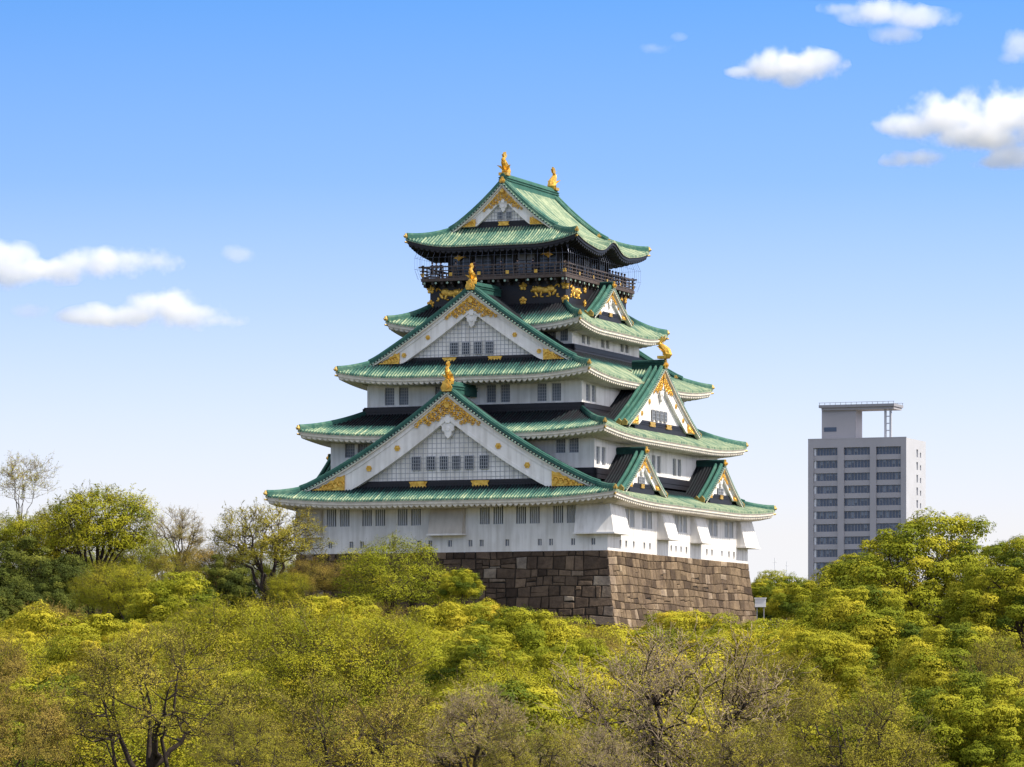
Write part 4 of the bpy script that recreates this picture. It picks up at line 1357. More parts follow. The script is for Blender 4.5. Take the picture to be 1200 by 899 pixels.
for y in (4.0,):
    fr = MB()
    for x in (405, 427): fr.box(sx_(x) - .28, sx_(x) + .28, y - .28, y + .28, TT - .6, tz_(100))
    for zz in (130, 160, 190): fr.box(sx_(405), sx_(427), y - .12, y + .12, tz_(zz + 2), tz_(zz - 2))
    fr.build('helipad_column', 'tower_side', TW)

# ------------------------------------------------------------------ notice board, fence and masts right of the base
def at(u, y): return (u - 600.0) / 5265.0 * y
bx_ = at(891, 452)
NB = empty('notice_board', (bx_, 452, 7.4), rad(-10))
tag(NB, 'small white notice board on two posts beside the tan stone base', 'notice board')
b = MB(); b.box(-.55, .55, -.05, .05, 3.2, 4.05); b.box(-.62, .62, -.12, .12, 4.05, 4.14); b.build('board', 'white', NB)
for s in (-.35, .35):
    b = MB(); b.box(s - .05, s + .05, .055, .15, 0, 4.0); b.build('post', 'steel', NB)
FN = empty('wooden_fence', (at(903, 450), 450, 7.4), rad(-6))
tag(FN, 'low weathered post and rail fence below the notice board', 'fence')
for i in range(6):
    b = MB(); b.box(i * .8 - .07, i * .8 + .07, -.07, .07, 0, 2.0); b.build('post', 'palebark', FN)
for z in (1.2, 1.75):
    b = MB(); b.box(-.1, 4.1, -.05, .05, z - .05, z + .05); b.build('rail', 'palebark', FN)
for (u, ytop, d, lab) in ((908, 654, 640, 'taller thin pale mast rising above the trees right of the stone base'), (922, 658, 640, 'shorter thin pale mast rising above the trees right of the stone base')):
    z1 = (835 - ytop) / 5265 * d
    b = MB(); b.tube([(0, 0, 0), (0, 0, z1 - 4)], [.10, .05], 6)
    b.tube([(-.3, 0, z1 - 4.6), (.3, 0, z1 - 4.6)], .04, 5)
    o = b.build('mast', 'white'); o.location = (at(u, d), d, 4.0)
    tag(o, lab, 'mast')

# ------------------------------------------------------------------ trees
def frame_of(D):
    D = D / np.maximum(np.linalg.norm(D, axis=1, keepdims=True), 1e-6)
    ref = np.where(np.abs(D[:, 2:3]) < 0.9, np.array([[0, 0, 1.0]]), np.array([[1.0, 0, 0]]))
    u = np.cross(D, ref); u /= np.maximum(np.linalg.norm(u, axis=1, keepdims=True), 1e-6)
    return u, np.cross(u, D)
def tubes(P, R, sides):
    """P (N,K,3) paths, R (N,K) radii -> vertices, quads"""
    N, K, _ = P.shape
    T = np.empty_like(P); T[:, 1:-1] = P[:, 2:] - P[:, :-2]; T[:, 0] = P[:, 1] - P[:, 0]; T[:, -1] = P[:, -1] - P[:, -2]
    u, q = frame_of((P[:, -1] - P[:, 0]) + 1e-4)
    a = np.arange(sides) * 2 * np.pi / sides
    off = np.cos(a)[None, :, None] * u[:, None, :] + np.sin(a)[None, :, None] * q[:, None, :]
    V = P[:, :, None, :] + R[:, :, None, None] * off[:, None, :, :]
    idx = np.arange(N * K * sides).reshape(N, K, sides)
    nx = np.roll(idx, -1, axis=2)
    F = np.stack([idx[:, :-1], nx[:, :-1], nx[:, 1:], idx[:, 1:]], axis=-1).reshape(-1, 4)
    return V.reshape(-1, 3), F
def curve_pts(rng, p0, p1, n, bend, jit):
    t = np.linspace(0, 1, n)[:, None]
    mid = (p0 + p1) / 2 + bend
    P = (1 - t) ** 2 * p0 + 2 * t * (1 - t) * mid + t ** 2 * p1
    J = rng.normal(0, jit, (n, 3)); J[0] = 0; J[-1] *= 0.3
    return P + J

def make_tree(seed, H, R, trunk_h, form, nclump, clump_r, nleaf, leaf, ntwig, leaf_mat, bark, twigm, flat=0.6, on_twig=0.0, limbs=6, base=0.18, tint_sp=0.16, low=-0.35, thick=1.0, twig_r=0.014, clump_sh=0.75, lr=0.30, shell=.25, jit=.07, lump=.22, up=.28, cw=.8):
    """returns (trunk mesh, crown mesh). form: 'dome', 'vase', 'layer'"""
    rng = np.random.default_rng(seed)
    zc = trunk_h + (H - trunk_h) * (0.30 if form != 'vase' else 0.42)
    top = H - zc
    lob = rng.normal(0, 1, (7, 3)); lob /= np.linalg.norm(lob, axis=1, keepdims=True); la = rng.uniform(-.28, .26, 7)
    cl = []
    tries = 0
    mind = clump_r * clump_sh
    while len(cl) < nclump and tries < nclump * 60:
        tries += 1
        d = rng.normal(0, 1, 3); d /= np.linalg.norm(d)
        if d[2] < low: continue
        f = rng.uniform(.74, 1.0) if rng.random() < .74 else rng.uniform(.25, .74)
        f *= 1 + (la * np.maximum(0, lob @ d) ** 3).sum()
        if form == 'vase': rr = R * (0.55 + 0.45 * max(0, d[2] + .35))
        else: rr = R
        p = np.array([d[0] * rr * f, d[1] * rr * f, zc + d[2] * (top if d[2] > 0 else (zc - trunk_h * .55)) * f])
        p[2] = min(p[2], H - clump_r * flat * .55)
        if form == 'layer': p[2] = np.round(p[2] / 1.05) * 1.05 + rng.normal(0, .12)
        if all(np.linalg.norm(p - c) > mind for c in cl): cl.append(p)
    cl = np.array(cl)
    # trunk and limbs
    base_r = base * thick * H / 10
    lean = rng.normal(0, .06 * H, 2)
    fork = np.array([lean[0] * .5, lean[1] * .5, trunk_h])
    P5 = []; R5_ = []
    tr = curve_pts(rng, np.array([0, 0, -14.0]), fork, 8, np.array([rng.normal(0, .25), rng.normal(0, .25), trunk_h * .8]), .05)
    P5.append(tr); R5_.append(np.linspace(base_r * 1.25, base_r * .8, 8))
    nodes = []; 
    for i in range(limbs):
        az = 2 * np.pi * (i + rng.uniform(-.3, .3)) / limbs
        el = rng.uniform(.35, 1.25) if form != 'vase' else rng.uniform(.75, 1.35)
        d = np.array([np.cos(az) * np.cos(el), np.sin(az) * np.cos(el), np.sin(el)])
        tgt = np.array([d[0] * R * .78, d[1] * R * .78, trunk_h + d[2] * (H - trunk_h) * .80])
        start = tr[rng.integers(5, 8)]
        lm = curve_pts(rng, start, tgt, 8, np.array([0, 0, (.5 if form == 'dome' else .1) * rng.uniform(.2, 1.0) * R * .3]) + rng.normal(0, R * .07, 3), R * .03)
        rr = np.linspace(base_r * rng.uniform(.45, .66), base_r * .12, 8)
        P5.append(lm); R5_.append(rr)
        for k in range(2, 8): nodes.append((lm[k], rr[k]))
    npos = np.array([n[0] for n in nodes]); nrad = np.array([n[1] for n in nodes])
    P6 = []; R6 = []
    for c in cl:
        dd = np.linalg.norm(npos - c, axis=1) + 0.5 * np.maximum(0, npos[:, 2] - c[2])
        k = int(np.argmin(dd * rng.uniform(.8, 1.25, len(dd))))
        pts = curve_pts(rng, npos[k], c, 6, np.array([0, 0, rng.uniform(-.1, .25)]) + rng.normal(0, .12 * dd[k], 3) * .6, .05 * dd[k])
        P6.append(pts); R6.append(np.linspace(max(.018, nrad[k] * .62), twig_r * 1.2, 6))
    P6 = np.array(P6); R6 = np.array(R6)
    V1, F1 = tubes(np.array(P5), np.array(R5_), 7)
    V2, F2 = tubes(P6, R6, 5)
    trunkV = np.vstack([V1, V2]); trunkF = np.vstack([F1, F2 + len(V1)])
    trunk = np_mesh('trunk', trunkV, trunkF, [bark], smooth=True)
    # twigs
    cv = []; cf = []; cm = []; ct = []; nv = 0
    TP = None
    if ntwig:
        N = len(cl) * ntwig
        ci = np.repeat(np.arange(len(cl)), ntwig)
        kk = rng.integers(2, 6, N)
        p0 = P6[ci, kk]
        dirs = rng.normal(0, 1, (N, 3)); dirs[:, 2] = np.abs(dirs[:, 2]) * .75 + .1
        out = cl[ci] - np.array([0, 0, trunk_h]); out /= np.linalg.norm(out, axis=1, keepdims=True)
        dirs = dirs / np.linalg.norm(dirs, axis=1, keepdims=True) + out * .75
        dirs /= np.linalg.norm(dirs, axis=1, keepdims=True)
        p1 = p0 + dirs * clump_r * rng.uniform(.6, 1.35, (N, 1)) * np.array([1, 1, .9])
        t = np.linspace(0, 1, 5)[None, :, None]
        TP = p0[:, None] * (1 - t) + p1[:, None] * t + rng.normal(0, clump_r * .07, (N, 5, 3)) * np.sqrt(t)
        V, F = tubes(TP, np.linspace(twig_r, twig_r * .45, 5)[None].repeat(N, 0), 3)
        cv.append(V); cf.append(F); cm.append(np.ones(len(F))); ct.append(np.full(len(V), .5)); nv += len(V)
        # second order twiglets
        N2 = N * 3
        ti = np.repeat(np.arange(N), 3); ki = rng.integers(1, 5, N2)
        q0 = TP[ti, ki]; d2 = rng.normal(0, 1, (N2, 3)); d2[:, 2] = d2[:, 2] * .7 + .25
        d2 = d2 / np.linalg.norm(d2, axis=1, keepdims=True) + dirs[ti] * .6
        q1 = q0 + d2 * clump_r * rng.uniform(.2, .5, (N2, 1))
        Q = np.stack([q0, (q0 + q1) / 2 + rng.normal(0, clump_r * .04, (N2, 3)), q1], axis=1)
        V, F = tubes(Q, np.linspace(twig_r * .7, twig_r * .4, 3)[None].repeat(N2, 0), 3)
        cv.append(V); cf.append(F + nv); cm.append(np.ones(len(F))); ct.append(np.full(len(V), .5)); nv += len(V)
        TQ = Q
    # leaves
    n = len(cl) * nleaf
    if n:
        ci = np.repeat(np.arange(len(cl)), nleaf)
        cr = clump_r * rng.uniform(.7, 1.3, len(cl))[ci]
        d = rng.normal(0, 1, (n, 3)); d[:, 2] = d[:, 2] * .75 + up
        d /= np.linalg.norm(d, axis=1, keepdims=True)
        rr = rng.uniform(shell, 1, n) ** .5
        bump_ = 1 + lump * np.sin(d[:, 0] * 5 + ci) * np.cos(d[:, 1] * 5 + ci * 1.7) + lump * .7 * np.sin(d[:, 2] * 9 + ci * 2.3)
        L = cl[ci] + d * (cr * rr * bump_)[:, None] * np.array([1, 1, flat])
        nrm = d * .9
        if TP is not None and on_twig > 0:
            m = rng.random(n) < on_twig
            w1 = rng.random(n)[:, None]
            tq = rng.integers(0, len(TQ), n)
            L2 = TQ[tq, 0] * (1 - w1) + TQ[tq, 2] * w1 + rng.normal(0, leaf * .5, (n, 3))
            L = np.where(m[:, None], L2, L)
            nrm = np.where(m[:, None], nrm * .15, nrm)
            ci = np.where(m, tq // (3 * ntwig), ci)
        oc = (L - np.array([0, 0, zc - .15 * H])) / np.array([R, R, top]); oc /= np.maximum(np.linalg.norm(oc, axis=1, keepdims=True), .2)
        nrm = nrm * cw + oc * (1.5 - cw) + np.array([0, 0, .3]) + rng.normal(0, lr, (n, 3))
        nrm /= np.linalg.norm(nrm, axis=1, keepdims=True)
        u, q = frame_of(nrm)
        a = rng.uniform(0, 2 * np.pi, n)[:, None]
        e1 = u * np.cos(a) + q * np.sin(a); e2 = -u * np.sin(a) + q * np.cos(a)
        sz = leaf * rng.uniform(.6, 1.35, n)[:, None]
        V = np.stack([L - e1 * sz, L - e2 * sz * .55 + nrm * sz * .15, L + e1 * sz, L + e2 * sz * .55 + nrm * sz * .15], axis=1).reshape(-1, 3)
        F = np.arange(n * 4).reshape(n, 4) + nv
        ctint = np.clip(rng.normal(.5, tint_sp, len(cl)), 0, 1)
        tn = np.clip(ctint[ci] + rng.normal(0, jit, n), 0, 1)
        cv.append(V); cf.append(F); cm.append(np.zeros(n)); ct.append(np.repeat(tn, 4))
    crown = np_mesh('crown', np.vstack(cv), np.vstack(cf), [leaf_mat, twigm], np.concatenate(cm), np.concatenate(ct))
    return trunk, crown

# one mesh pair per kind and variant, 10 m tall and with a nominal crown radius; every standing tree is a copy
PROTO = {}
def proto(kind, **k):
    PROTO.setdefault(kind, []).append((make_tree(**k), k['H'], k['R']))
for i in range(3):   # rounded evergreen broadleaf with dense billowing clumps
    proto('billow', seed=10 + i, H=10, R=5.2, trunk_h=2.6, form='dome', nclump=62, clump_r=1.25, nleaf=1700, leaf=.078, ntwig=0, leaf_mat='leaf_yellow', bark='bark', twigm='twig', flat=.8, tint_sp=.24, clump_sh=1.15, lr=.22, shell=.62, jit=.08, lump=.2, up=.45, cw=1.15)
for i in range(2):
    proto('billow_green', seed=20 + i, H=10, R=5.2, trunk_h=2.6, form='dome', nclump=70, clump_r=1.15, nleaf=1500, leaf=.078, ntwig=0, leaf_mat='leaf_green', bark='bark', twigm='twig', flat=.78, tint_sp=.27, clump_sh=1.15, lr=.22, shell=.62, jit=.08, lump=.2, up=.45, cw=1.15)
for i in range(2):   # loose, fine, light green with twigs showing
    proto('feathery', seed=30 + i, H=10, R=5.0, trunk_h=2.2, form='vase', nclump=110, clump_r=1.1, nleaf=950, leaf=.042, ntwig=6, leaf_mat='leaf_fine', bark='bark', twigm='twig', flat=.85, on_twig=.5, tint_sp=.22, clump_sh=.75, lr=.24, cw=.6, jit=.05)
for i in range(2):   # spreading, dark crooked limbs, thin olive leaves
    proto('crooked', seed=40 + i, H=10, R=6.2, trunk_h=2.0, form='layer', nclump=110, clump_r=1.15, nleaf=420, leaf=.05, ntwig=8, leaf_mat='leaf_olive', bark='bark', twigm='twig', flat=.55, on_twig=.6, limbs=7, thick=2.0, tint_sp=.18, clump_sh=.6)
for i in range(2):   # bronze budding
    proto('bronze', seed=50 + i, H=10, R=5.6, trunk_h=2.2, form='dome', nclump=90, clump_r=1.25, nleaf=850, leaf=.042, ntwig=7, leaf_mat='leaf_brown', bark='bark', twigm='twig', flat=.7, on_twig=.6, tint_sp=.2, clump_sh=.6)
for i in range(2):   # nearly bare, grey twigs
    proto('bare', seed=60 + i, H=10, R=6.0, trunk_h=2.0, form='dome', nclump=120, clump_r=1.2, nleaf=130, leaf=.06, ntwig=11, leaf_mat='leaf_olive', bark='bark', twigm='paletwig', flat=.7, on_twig=.95, limbs=8, thick=2.4, twig_r=.018, clump_sh=.6)
for i in range(2):
    proto('dark', seed=70 + i, H=10, R=4.6, trunk_h=1.2, form='dome', nclump=100, clump_r=1.0, nleaf=330, leaf=.11, ntwig=0, leaf_mat='leaf_dark', bark='bark', twigm='twig', flat=.75, low=-.7)
proto('vase', seed=80, H=10, R=6.0, trunk_h=.6, form='vase', nclump=170, clump_r=.85, nleaf=380, leaf=.06, ntwig=5, leaf_mat='leaf_fine', bark='bark', twigm='twig', flat=.7, on_twig=.45, limbs=12, thick=1.9, low=-.1, tint_sp=.2)
proto('oak', seed=92, H=10, R=6.2, trunk_h=1.5, form='vase', nclump=140, clump_r=.9, nleaf=330, leaf=.058, ntwig=6, leaf_mat='leaf_olive', bark='bark', twigm='twig', flat=.6, on_twig=.6, limbs=8, thick=2.3, low=-.15)
proto('dome_oak', seed=97, H=10, R=6.2, trunk_h=2.2, form='dome', nclump=120, clump_r=1.15, nleaf=480, leaf=.06, ntwig=4, leaf_mat='leaf_green', bark='bark', twigm='twig', flat=.66, cw=1.1, lr=.24, shell=.5, up=.4, on_twig=.25, limbs=8, thick=1.8, low=-.2, clump_sh=.8, tint_sp=.12)

for i in range(2):
    proto('big_green', seed=120 + i, H=10, R=6.2, trunk_h=1.8, form='dome', nclump=210, clump_r=.82, nleaf=620, leaf=.07, ntwig=0, leaf_mat='leaf_green', bark='bark', twigm='twig', flat=.74, tint_sp=.2, clump_sh=1.1, lr=.24, lump=.2, shell=.6, up=.45, cw=1.1, limbs=9, thick=1.6)
proto('sparse', seed=140, H=10, R=4.2, trunk_h=3.0, form='vase', nclump=60, clump_r=1.0, nleaf=90, leaf=.06, ntwig=7, leaf_mat='leaf_fine', bark='palebark', twigm='paletwig', flat=.8, on_twig=.8, limbs=6, thick=.7, low=-.1)
trng = random.Random(99)
TREES = []
def tree(kind, x, y, top, radius, label, group=None, name='tree', rz=None, var=None):
    lst = PROTO[kind]
    (tm, cm), H, R = lst[(trng.randrange(len(lst)) if var is None else var) % len(lst)]
    gz = ground_z(x, y) - 0.15
    h = max(2.5, top - gz)
    o = empty(name, (x, y, gz), trng.uniform(0, 6.283) if rz is None else rz)
    sc = radius / R
    o.scale = (sc, sc, sc)
    for nm, me in (('trunk', tm), ('crown', cm)):
        p = bpy.data.objects.new(nm, me); C.objects.link(p); p.parent = o
        p.location = (0, 0, h / sc - H)          # long bole, crown at its real height; the foot is in the soil
    tag(o, label, 'tree', group)
    TREES.append((x, y, radius))
    return o
def hero(kind, u, ytop, wpx, d, label, **k):
    x = (u - 600.0) / 5265.0 * d
    return tree(kind, x, d, (835.0 - ytop) / 5265.0 * d, wpx / 2 / 5265.0 * d * 0.98, label, **k)

# foreground
hero('crooked', 172, 742, 250, 125, 'olive tree with dark crooked forked trunk low on the far left of the wood')
hero('bronze', 18, 800, 170, 122, 'brown leaved tree filling the lower left corner')
hero('feathery', 392, 716, 240, 168, 'large feathery light green tree with fine twigs left of the dark stone wall')
hero('feathery', 262, 705, 190, 200, 'feathery light green tree behind the crooked dark trunk')
hero('crooked', 400, 797, 270, 120, 'broad olive tree at the bottom edge left of centre')
hero('bare', 562, 806, 170, 128, 'pale bare twiggy tree between the broad olive tree and the broad leafless tree')
hero('crooked', 625, 846, 140, 114, 'small olive tree at the bottom edge near the centre')
hero('bare', 782, 745, 340, 135, 'broad nearly leafless tree with dark twisting limbs below the stone corner')
hero('crooked', 1000, 800, 210, 124, 'olive tree with thin crooked limbs at the bottom right')
hero('billow_green', 1145, 793, 200, 132, 'dense green tree filling the lower right corner')
hero('crooked', 905, 770, 170, 155, 'olive twiggy tree right of the broad leafless tree')
hero('bare', 700, 856, 150, 117, 'low grey twiggy tree at the bottom edge below the leafless tree')
hero('crooked', 290, 838, 130, 113, 'small olive tree at the bottom edge beside the forked trunk')
hero('crooked', 880, 846, 150, 115, 'small olive tree at the bottom edge right of the leafless trunk')
# right side
hero('big_green', 1085, 606, 270, 235, 'big spreading green tree in front of the office tower', var=0)
hero('big_green', 1205, 632, 190, 225, 'tall green tree cut off by the right edge', var=1)
hero('billow_green', 1010, 690, 150, 205, 'green tree below the big spreading tree')
hero('billow', 960, 735, 140, 195, 'yellow green tree below and left of the big spreading tree')
hero('billow_green', 1120, 735, 170, 190, 'dark shaded green tree under the big spreading tree')
hero('crooked', 1180, 745, 150, 165, 'olive tree under the tall tree at the right edge')
# middle
hero('billow_green', 610, 716, 160, 212, 'rounded green tree below the dark stone face')
hero('billow_green', 668, 752, 130, 190, 'deep green tree left of the broad leafless tree')
hero('bronze', 690, 735, 120, 225, 'bronze green tree just below the corner of the stone base')
hero('billow_green', 562, 748, 120, 188, 'bright green tree in front of the rounded green tree')
hero('feathery', 452, 722, 140, 205, 'feathery green tree left of the rounded green tree')
hero('billow', 520, 712, 130, 262, 'yellow tree below the oak in front of the castle wall')
hero('billow', 50, 712, 180, 232, 'wide yellow green billowing tree at the left edge')
hero('billow', 135, 748, 150, 198, 'yellow billowing tree behind the crooked forked trunk')
hero('bronze', -8, 745, 130, 190, 'bronze tree at the left edge above the brown tree')
hero('billow_green', 215, 676, 140, 335, 'rounded bright green tree standing higher than the others on the left slope')
hero('feathery', 148, 662, 96, 345, 'tall feathery yellow green tree in front of the dark evergreens')
hero('feathery', 108, 672, 70, 348, 'narrow feathery yellow green tree beside the taller feathery tree')
hero('billow', 378, 696, 150, 332, 'yellow green billowing tree below the dark limbed oak')
hero('bronze', 445, 708, 90, 345, 'small bronze tree below the green rounded oak')
hero('billow', 560, 703, 95, 342, 'yellow tree at the left foot of the dark stone face')
hero('billow', 805, 722, 130, 362, 'bright yellow tree at the foot of the tan stone face')
hero('billow', 872, 728, 90, 362, 'yellow green tree below the right end of the tan stone face')
hero('bronze', 925, 722, 90, 372, 'bronze yellow tree below the notice board')
hero('billow', 740, 737, 80, 372, 'small yellow tree right below the stone corner')
hero('bronze', 60, 704, 120, 330, 'bronze yellow tree below the dark evergreens')
# behind, on the castle terrace
hero('vase', 112, 556, 185, 426, 'tall vase shaped yellow green tree with upright limbs on the left')
hero('sparse', 26, 533, 92, 470, 'tall thin pale tree standing behind the left evergreens', name='tree')
hero('vase', 48, 588, 150, 434, 'broad airy yellow green tree at the left edge beside the taller vase shaped tree', rz=2.1)
hero('dark', 22, 626, 95, 420, 'dark evergreen tree at the left edge')
hero('dark', 80, 640, 90, 414, 'dark evergreen tree under the vase shaped tree')
hero('dome_oak', -14, 600, 90, 432, 'mid green oak half cut off by the left edge')
hero('dark', 120, 652, 110, 438, 'dark evergreen behind the vase shaped tree, lowest of the dark ones')
hero('dome_oak', 165, 622, 100, 436, 'mid green tree right of the vase shaped tree')
hero('bare', 208, 598, 75, 475, 'bare grey tree far behind between the vase shaped tree and the oak')
hero('bronze', 240, 630, 100, 446, 'brown budding tree left of the dark limbed oak')
hero('crooked', 196, 650, 70, 425, 'small olive tree between the green tree and the oak')
hero('oak', 312, 590, 158, 410, 'dark limbed spreading oak with thin olive leaves left of the castle')
hero('dark', 262, 648, 64, 428, 'dark evergreen bush behind the oak trunk')
hero('dome_oak', 466, 628, 168, 406, 'green rounded oak in front of the white castle wall', var=0)
hero('bronze', 362, 652, 74, 409, 'brown budding tree hiding the left end of the stone base')
hero('feathery', 335, 672, 60, 404, 'small feathery tree at the left end of the stone base')
hero('billow_green', 540, 668, 52, 401, 'small bright green tree right of the rounded oak')
hero('bronze', 398, 655, 66, 410, 'bronze tree between the dark limbed oak and the rounded oak')
hero('billow_green', 918, 672, 95, 500, 'green tree behind the notice board')
hero('bronze', 962, 677, 80, 505, 'bronze green tree below the office tower')
hero('billow_green', 1010, 650, 100, 480, 'green tree behind the big spreading tree')
hero('billow_green', 885, 684, 50, 520, 'small green tree behind the right end of the stone base')
for u_, d_, yt_, w_ in ((-30, 446, 655, 80), (10, 450, 660, 80), (50, 446, 664, 80), (95, 452, 668, 90), (145, 448, 668, 80), (190, 452, 672, 80), (235, 448, 672, 80), (280, 455, 668, 80), (330, 452, 664, 70), (22, 405, 676, 70), (70, 408, 684, 70), (-18, 402, 672, 70)):
    hero('dark', u_, yt_, w_, d_, 'low dark bush in the shade under the trees on the left terrace', group='dark bushes under the left terrace trees', name='bush', var=0)
# the canopy between them
KN = ['billow', 'billow_green', 'feathery', 'bronze', 'crooked']
KL = {'billow': 'yellow green rounded tree in the canopy below the castle', 'billow_green': 'green rounded tree in the canopy below the castle',
      'feathery': 'feathery light green tree in the canopy below the castle', 'bronze': 'bronze leaved tree in the canopy below the castle',
      'crooked': 'olive twiggy tree in the canopy below the castle'}
d = 150.0
frng = random.Random(4)
while d < 388:
    half = d * 0.128 + 5
    x = -half + frng.uniform(0, 4)
    while x < half:
        yy = d + frng.uniform(-4, 4); xx = x + frng.uniform(-1.5, 1.5)
        u = 600 + xx / yy * 5265
        yt = np.interp(yy, [150, 200, 250, 330, 385], [792, 752, 730, 712, 722]) + frng.uniform(2, 30)
        if 660 < u < 900: yt = max(yt, 742)
        r = frng.uniform(3.6, 5.6) * (0.85 if yy < 200 else 1)
        if all((xx - a) ** 2 + ((yy - b) * .8) ** 2 > (0.70 * (r + c)) ** 2 for a, b, c in TREES):
            wts = [5, 4, 2, 2, 1.5] if yy > 230 else [3, 5, 3, 1, 1.5]
            if u > 930: wts = [2, 6, 1, 1, 2]
            k = frng.choices(KN, wts)[0]
            tree(k, xx, yy, (835 - yt) / 5265 * yy, r, KL[k], 'canopy of the wood below the castle: ' + KL[k].split(' tree')[0])
        x += frng.uniform(5.5, 7.5)
    d += 14
# terrace trees along the back, left and right of the castle
for u0, u1, d0, yt0, kinds in ((-60, 340, 455, 636, ['bronze', 'dark', 'dome_oak']), (900, 1300, 470, 672, ['billow_green', 'bronze', 'dome_oak'])):
    u = u0
    while u < u1:
        k = frng.choice(kinds)
        dd = d0 + frng.uniform(0, 25)
        x = (u - 600) / 5265 * dd
        tree(k, x, dd, (835 - yt0 - frng.uniform(-8, 14)) / 5265 * dd, frng.uniform(3.2, 4.6),
             {'bronze': 'bronze tree in the row of trees on the castle terrace', 'dark': 'dark evergreen in the row of trees on the castle terrace', 'dome_oak': 'mid green oak in the row of trees on the castle terrace',
              'billow_green': 'rounded green tree in the row of trees on the castle terrace'}[k], 'row of trees on the castle terrace: ' + k.split('_')[0])
        u += frng.uniform(38, 60)

# ------------------------------------------------------------------ clouds: bodies of vapour 5 km away
def cloud_material(lobes, dens, seed, nsc):
    m = bpy.data.materials.new('cloud vapour'); m.use_nodes = True
    t = m.node_tree; t.nodes.clear()
    out = t.nodes.new('ShaderNodeOutputMaterial')
    pv = t.nodes.new('ShaderNodeVolumePrincipled')
    pv.inputs['Color'].default_value = (1.0, 1.0, 1.0, 1)
    pv.inputs['Anisotropy'].default_value = 0.0
    tc = t.nodes.new('ShaderNodeTexCoord')
    cur = None
    for (c, r) in lobes:
        a = t.nodes.new('ShaderNodeVectorMath'); a.operation = 'SUBTRACT'; a.inputs[1].default_value = c
        b = t.nodes.new('ShaderNodeVectorMath'); b.operation = 'DIVIDE'; b.inputs[1].default_value = r
        l = t.nodes.new('ShaderNodeVectorMath'); l.operation = 'LENGTH'
        s = t.nodes.new('ShaderNodeMath'); s.operation = 'SUBTRACT'; s.inputs[0].default_value = 1.0
        t.links.new(tc.outputs['Object'], a.inputs[0]); t.links.new(a.outputs[0], b.inputs[0]); t.links.new(b.outputs[0], l.inputs[0])
        t.links.new(l.outputs['Value'], s.inputs[1])
        if cur is None: cur = s
        else:
            mx = t.nodes.new('ShaderNodeMath'); mx.operation = 'SMOOTH_MAX'; mx.inputs[2].default_value = 0.15
            t.links.new(cur.outputs[0], mx.inputs[0]); t.links.new(s.outputs[0], mx.inputs[1]); cur = mx
    mp = t.nodes.new('ShaderNodeMapping'); mp.inputs['Location'].default_value = (seed * 13.1, seed * 7.7, seed * 3.3)
    t.links.new(tc.outputs['Object'], mp.inputs[0])
    ns = t.nodes.new('ShaderNodeTexNoise'); ns.inputs['Scale'].default_value = nsc; ns.inputs['Detail'].default_value = 8; ns.inputs['Roughness'].default_value = .6
    t.links.new(mp.outputs[0], ns.inputs['Vector'])
    nm = t.nodes.new('ShaderNodeMath'); nm.operation = 'MULTIPLY_ADD'; nm.inputs[1].default_value = 3.0; nm.inputs[2].default_value = -1.36
    t.links.new(ns.outputs['Fac'], nm.inputs[0])
    ad = t.nodes.new('ShaderNodeMath'); ad.operation = 'ADD'
    t.links.new(cur.outputs[0], ad.inputs[0]); t.links.new(nm.outputs[0], ad.inputs[1])
    dm = t.nodes.new('ShaderNodeMath'); dm.operation = 'MULTIPLY'; dm.inputs[1].default_value = 1.5; dm.use_clamp = True
    t.links.new(ad.outputs[0], dm.inputs[0])
    ds = t.nodes.new('ShaderNodeMath'); ds.operation = 'MULTIPLY'; ds.inputs[1].default_value = dens * 0.62
    t.links.new(dm.outputs[0], ds.inputs[0]); t.links.new(ds.outputs[0], pv.inputs['Density'])
    t.links.new(pv.outputs[0], out.inputs['Volume'])
    return m

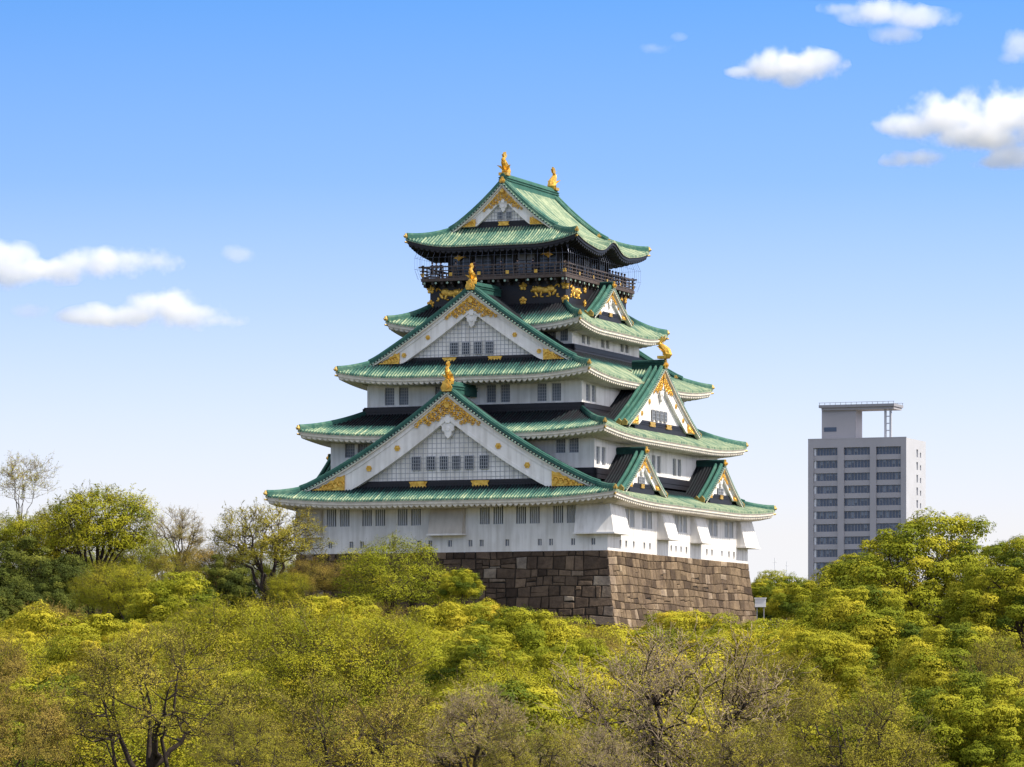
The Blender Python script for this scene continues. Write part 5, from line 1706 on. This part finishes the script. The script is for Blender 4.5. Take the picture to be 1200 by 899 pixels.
CD = 5000.0; PXM = CD / 5265.0
def cloud(label, pl, dens, seed, depth=0.9, nsc=0.03):
    """pl: lobes (u, v, half width, half height) as they stand in the sky; depth is a real thickness"""
    u0 = sum(p[0] for p in pl) / len(pl); v0 = sum(p[1] for p in pl) / len(pl)
    c0 = Vector(((u0 - 600) * PXM, CD, (835 - v0) * PXM))
    lobes = []
    bm = bmesh.new()
    for (u, v, ru, rv) in pl:
        c = ((u - u0) * PXM, 0, (v0 - v) * PXM); r = (ru * PXM, max(rv, ru * .6) * PXM * depth, rv * PXM)
        lobes.append((c, r))
        mtx = Matrix.Translation(c) @ Matrix.Diagonal((*[q * 1.36 for q in r], 1))
        bmesh.ops.create_icosphere(bm, subdivisions=2, radius=1.0, matrix=mtx)
    me = bpy.data.meshes.new('cloud'); bm.to_mesh(me); bm.free()
    tmp = bpy.data.objects.new('cloud', me); C.objects.link(tmp)
    rm_ = tmp.modifiers.new('remesh', 'REMESH'); rm_.mode = 'VOXEL'; rm_.voxel_size = 4.0
    bpy.context.view_layer.update()
    ev = tmp.evaluated_get(bpy.context.evaluated_depsgraph_get())
    m2 = bpy.data.meshes.new_from_object(ev)
    bpy.data.objects.remove(tmp)
    m2.materials.clear(); m2.materials.append(cloud_material(lobes, dens, seed, nsc))
    o = bpy.data.objects.new('cloud', m2); C.objects.link(o); o.location = c0
    tag(o, label, 'cloud')
    return o
cloud('wispy white cloud touching the top edge', [(1030, 14, 46, 15), (1075, 22, 46, 12), (1050, 40, 26, 11), (990, 10, 28, 8)], .05, 1)
cloud('compact white cloud near the top right, left of the wispy one', [(925, 76, 44, 20), (900, 82, 34, 15), (955, 78, 34, 17), (925, 92, 26, 12), (872, 84, 20, 7)], .09, 2)
cloud('biggest white cloud, cut off by the right edge', [(1165, 138, 58, 34), (1110, 138, 50, 24), (1215, 135, 60, 36), (1070, 146, 40, 15), (1095, 118, 24, 13), (1190, 182, 34, 14), (1165, 190, 24, 9), (1150, 160, 60, 18)], .09, 3)
cloud('small flat cloud under the biggest white cloud', [(1072, 186, 32, 11), (1050, 190, 18, 6), (1094, 185, 16, 7)], .06, 4)
cloud('small cloud at the right edge above the biggest one', [(1193, 52, 22, 18), (1182, 68, 16, 8)], .05, 5)
cloud('long white cloud at the left edge', [(160, 308, 46, 16), (110, 308, 50, 17), (60, 316, 60, 15), (15, 320, 50, 17), (0, 300, 46, 16), (185, 306, 24, 12)], .06, 6)
cloud('low white cloud with a domed top left of the castle', [(190, 362, 50, 22), (225, 370, 46, 15), (140, 370, 56, 14), (105, 372, 36, 9), (250, 376, 34, 9)], .065, 7)
cloud('faint scrap of cloud left of the compact white cloud', [(770, 57, 18, 8), (796, 43, 10, 5)], .03, 8)
cloud('faint scrap of cloud right of the long white cloud', [(278, 298, 20, 10)], .03, 9)
cloud('faint scrap of cloud below the long white cloud', [(36, 364, 20, 8)], .03, 10)
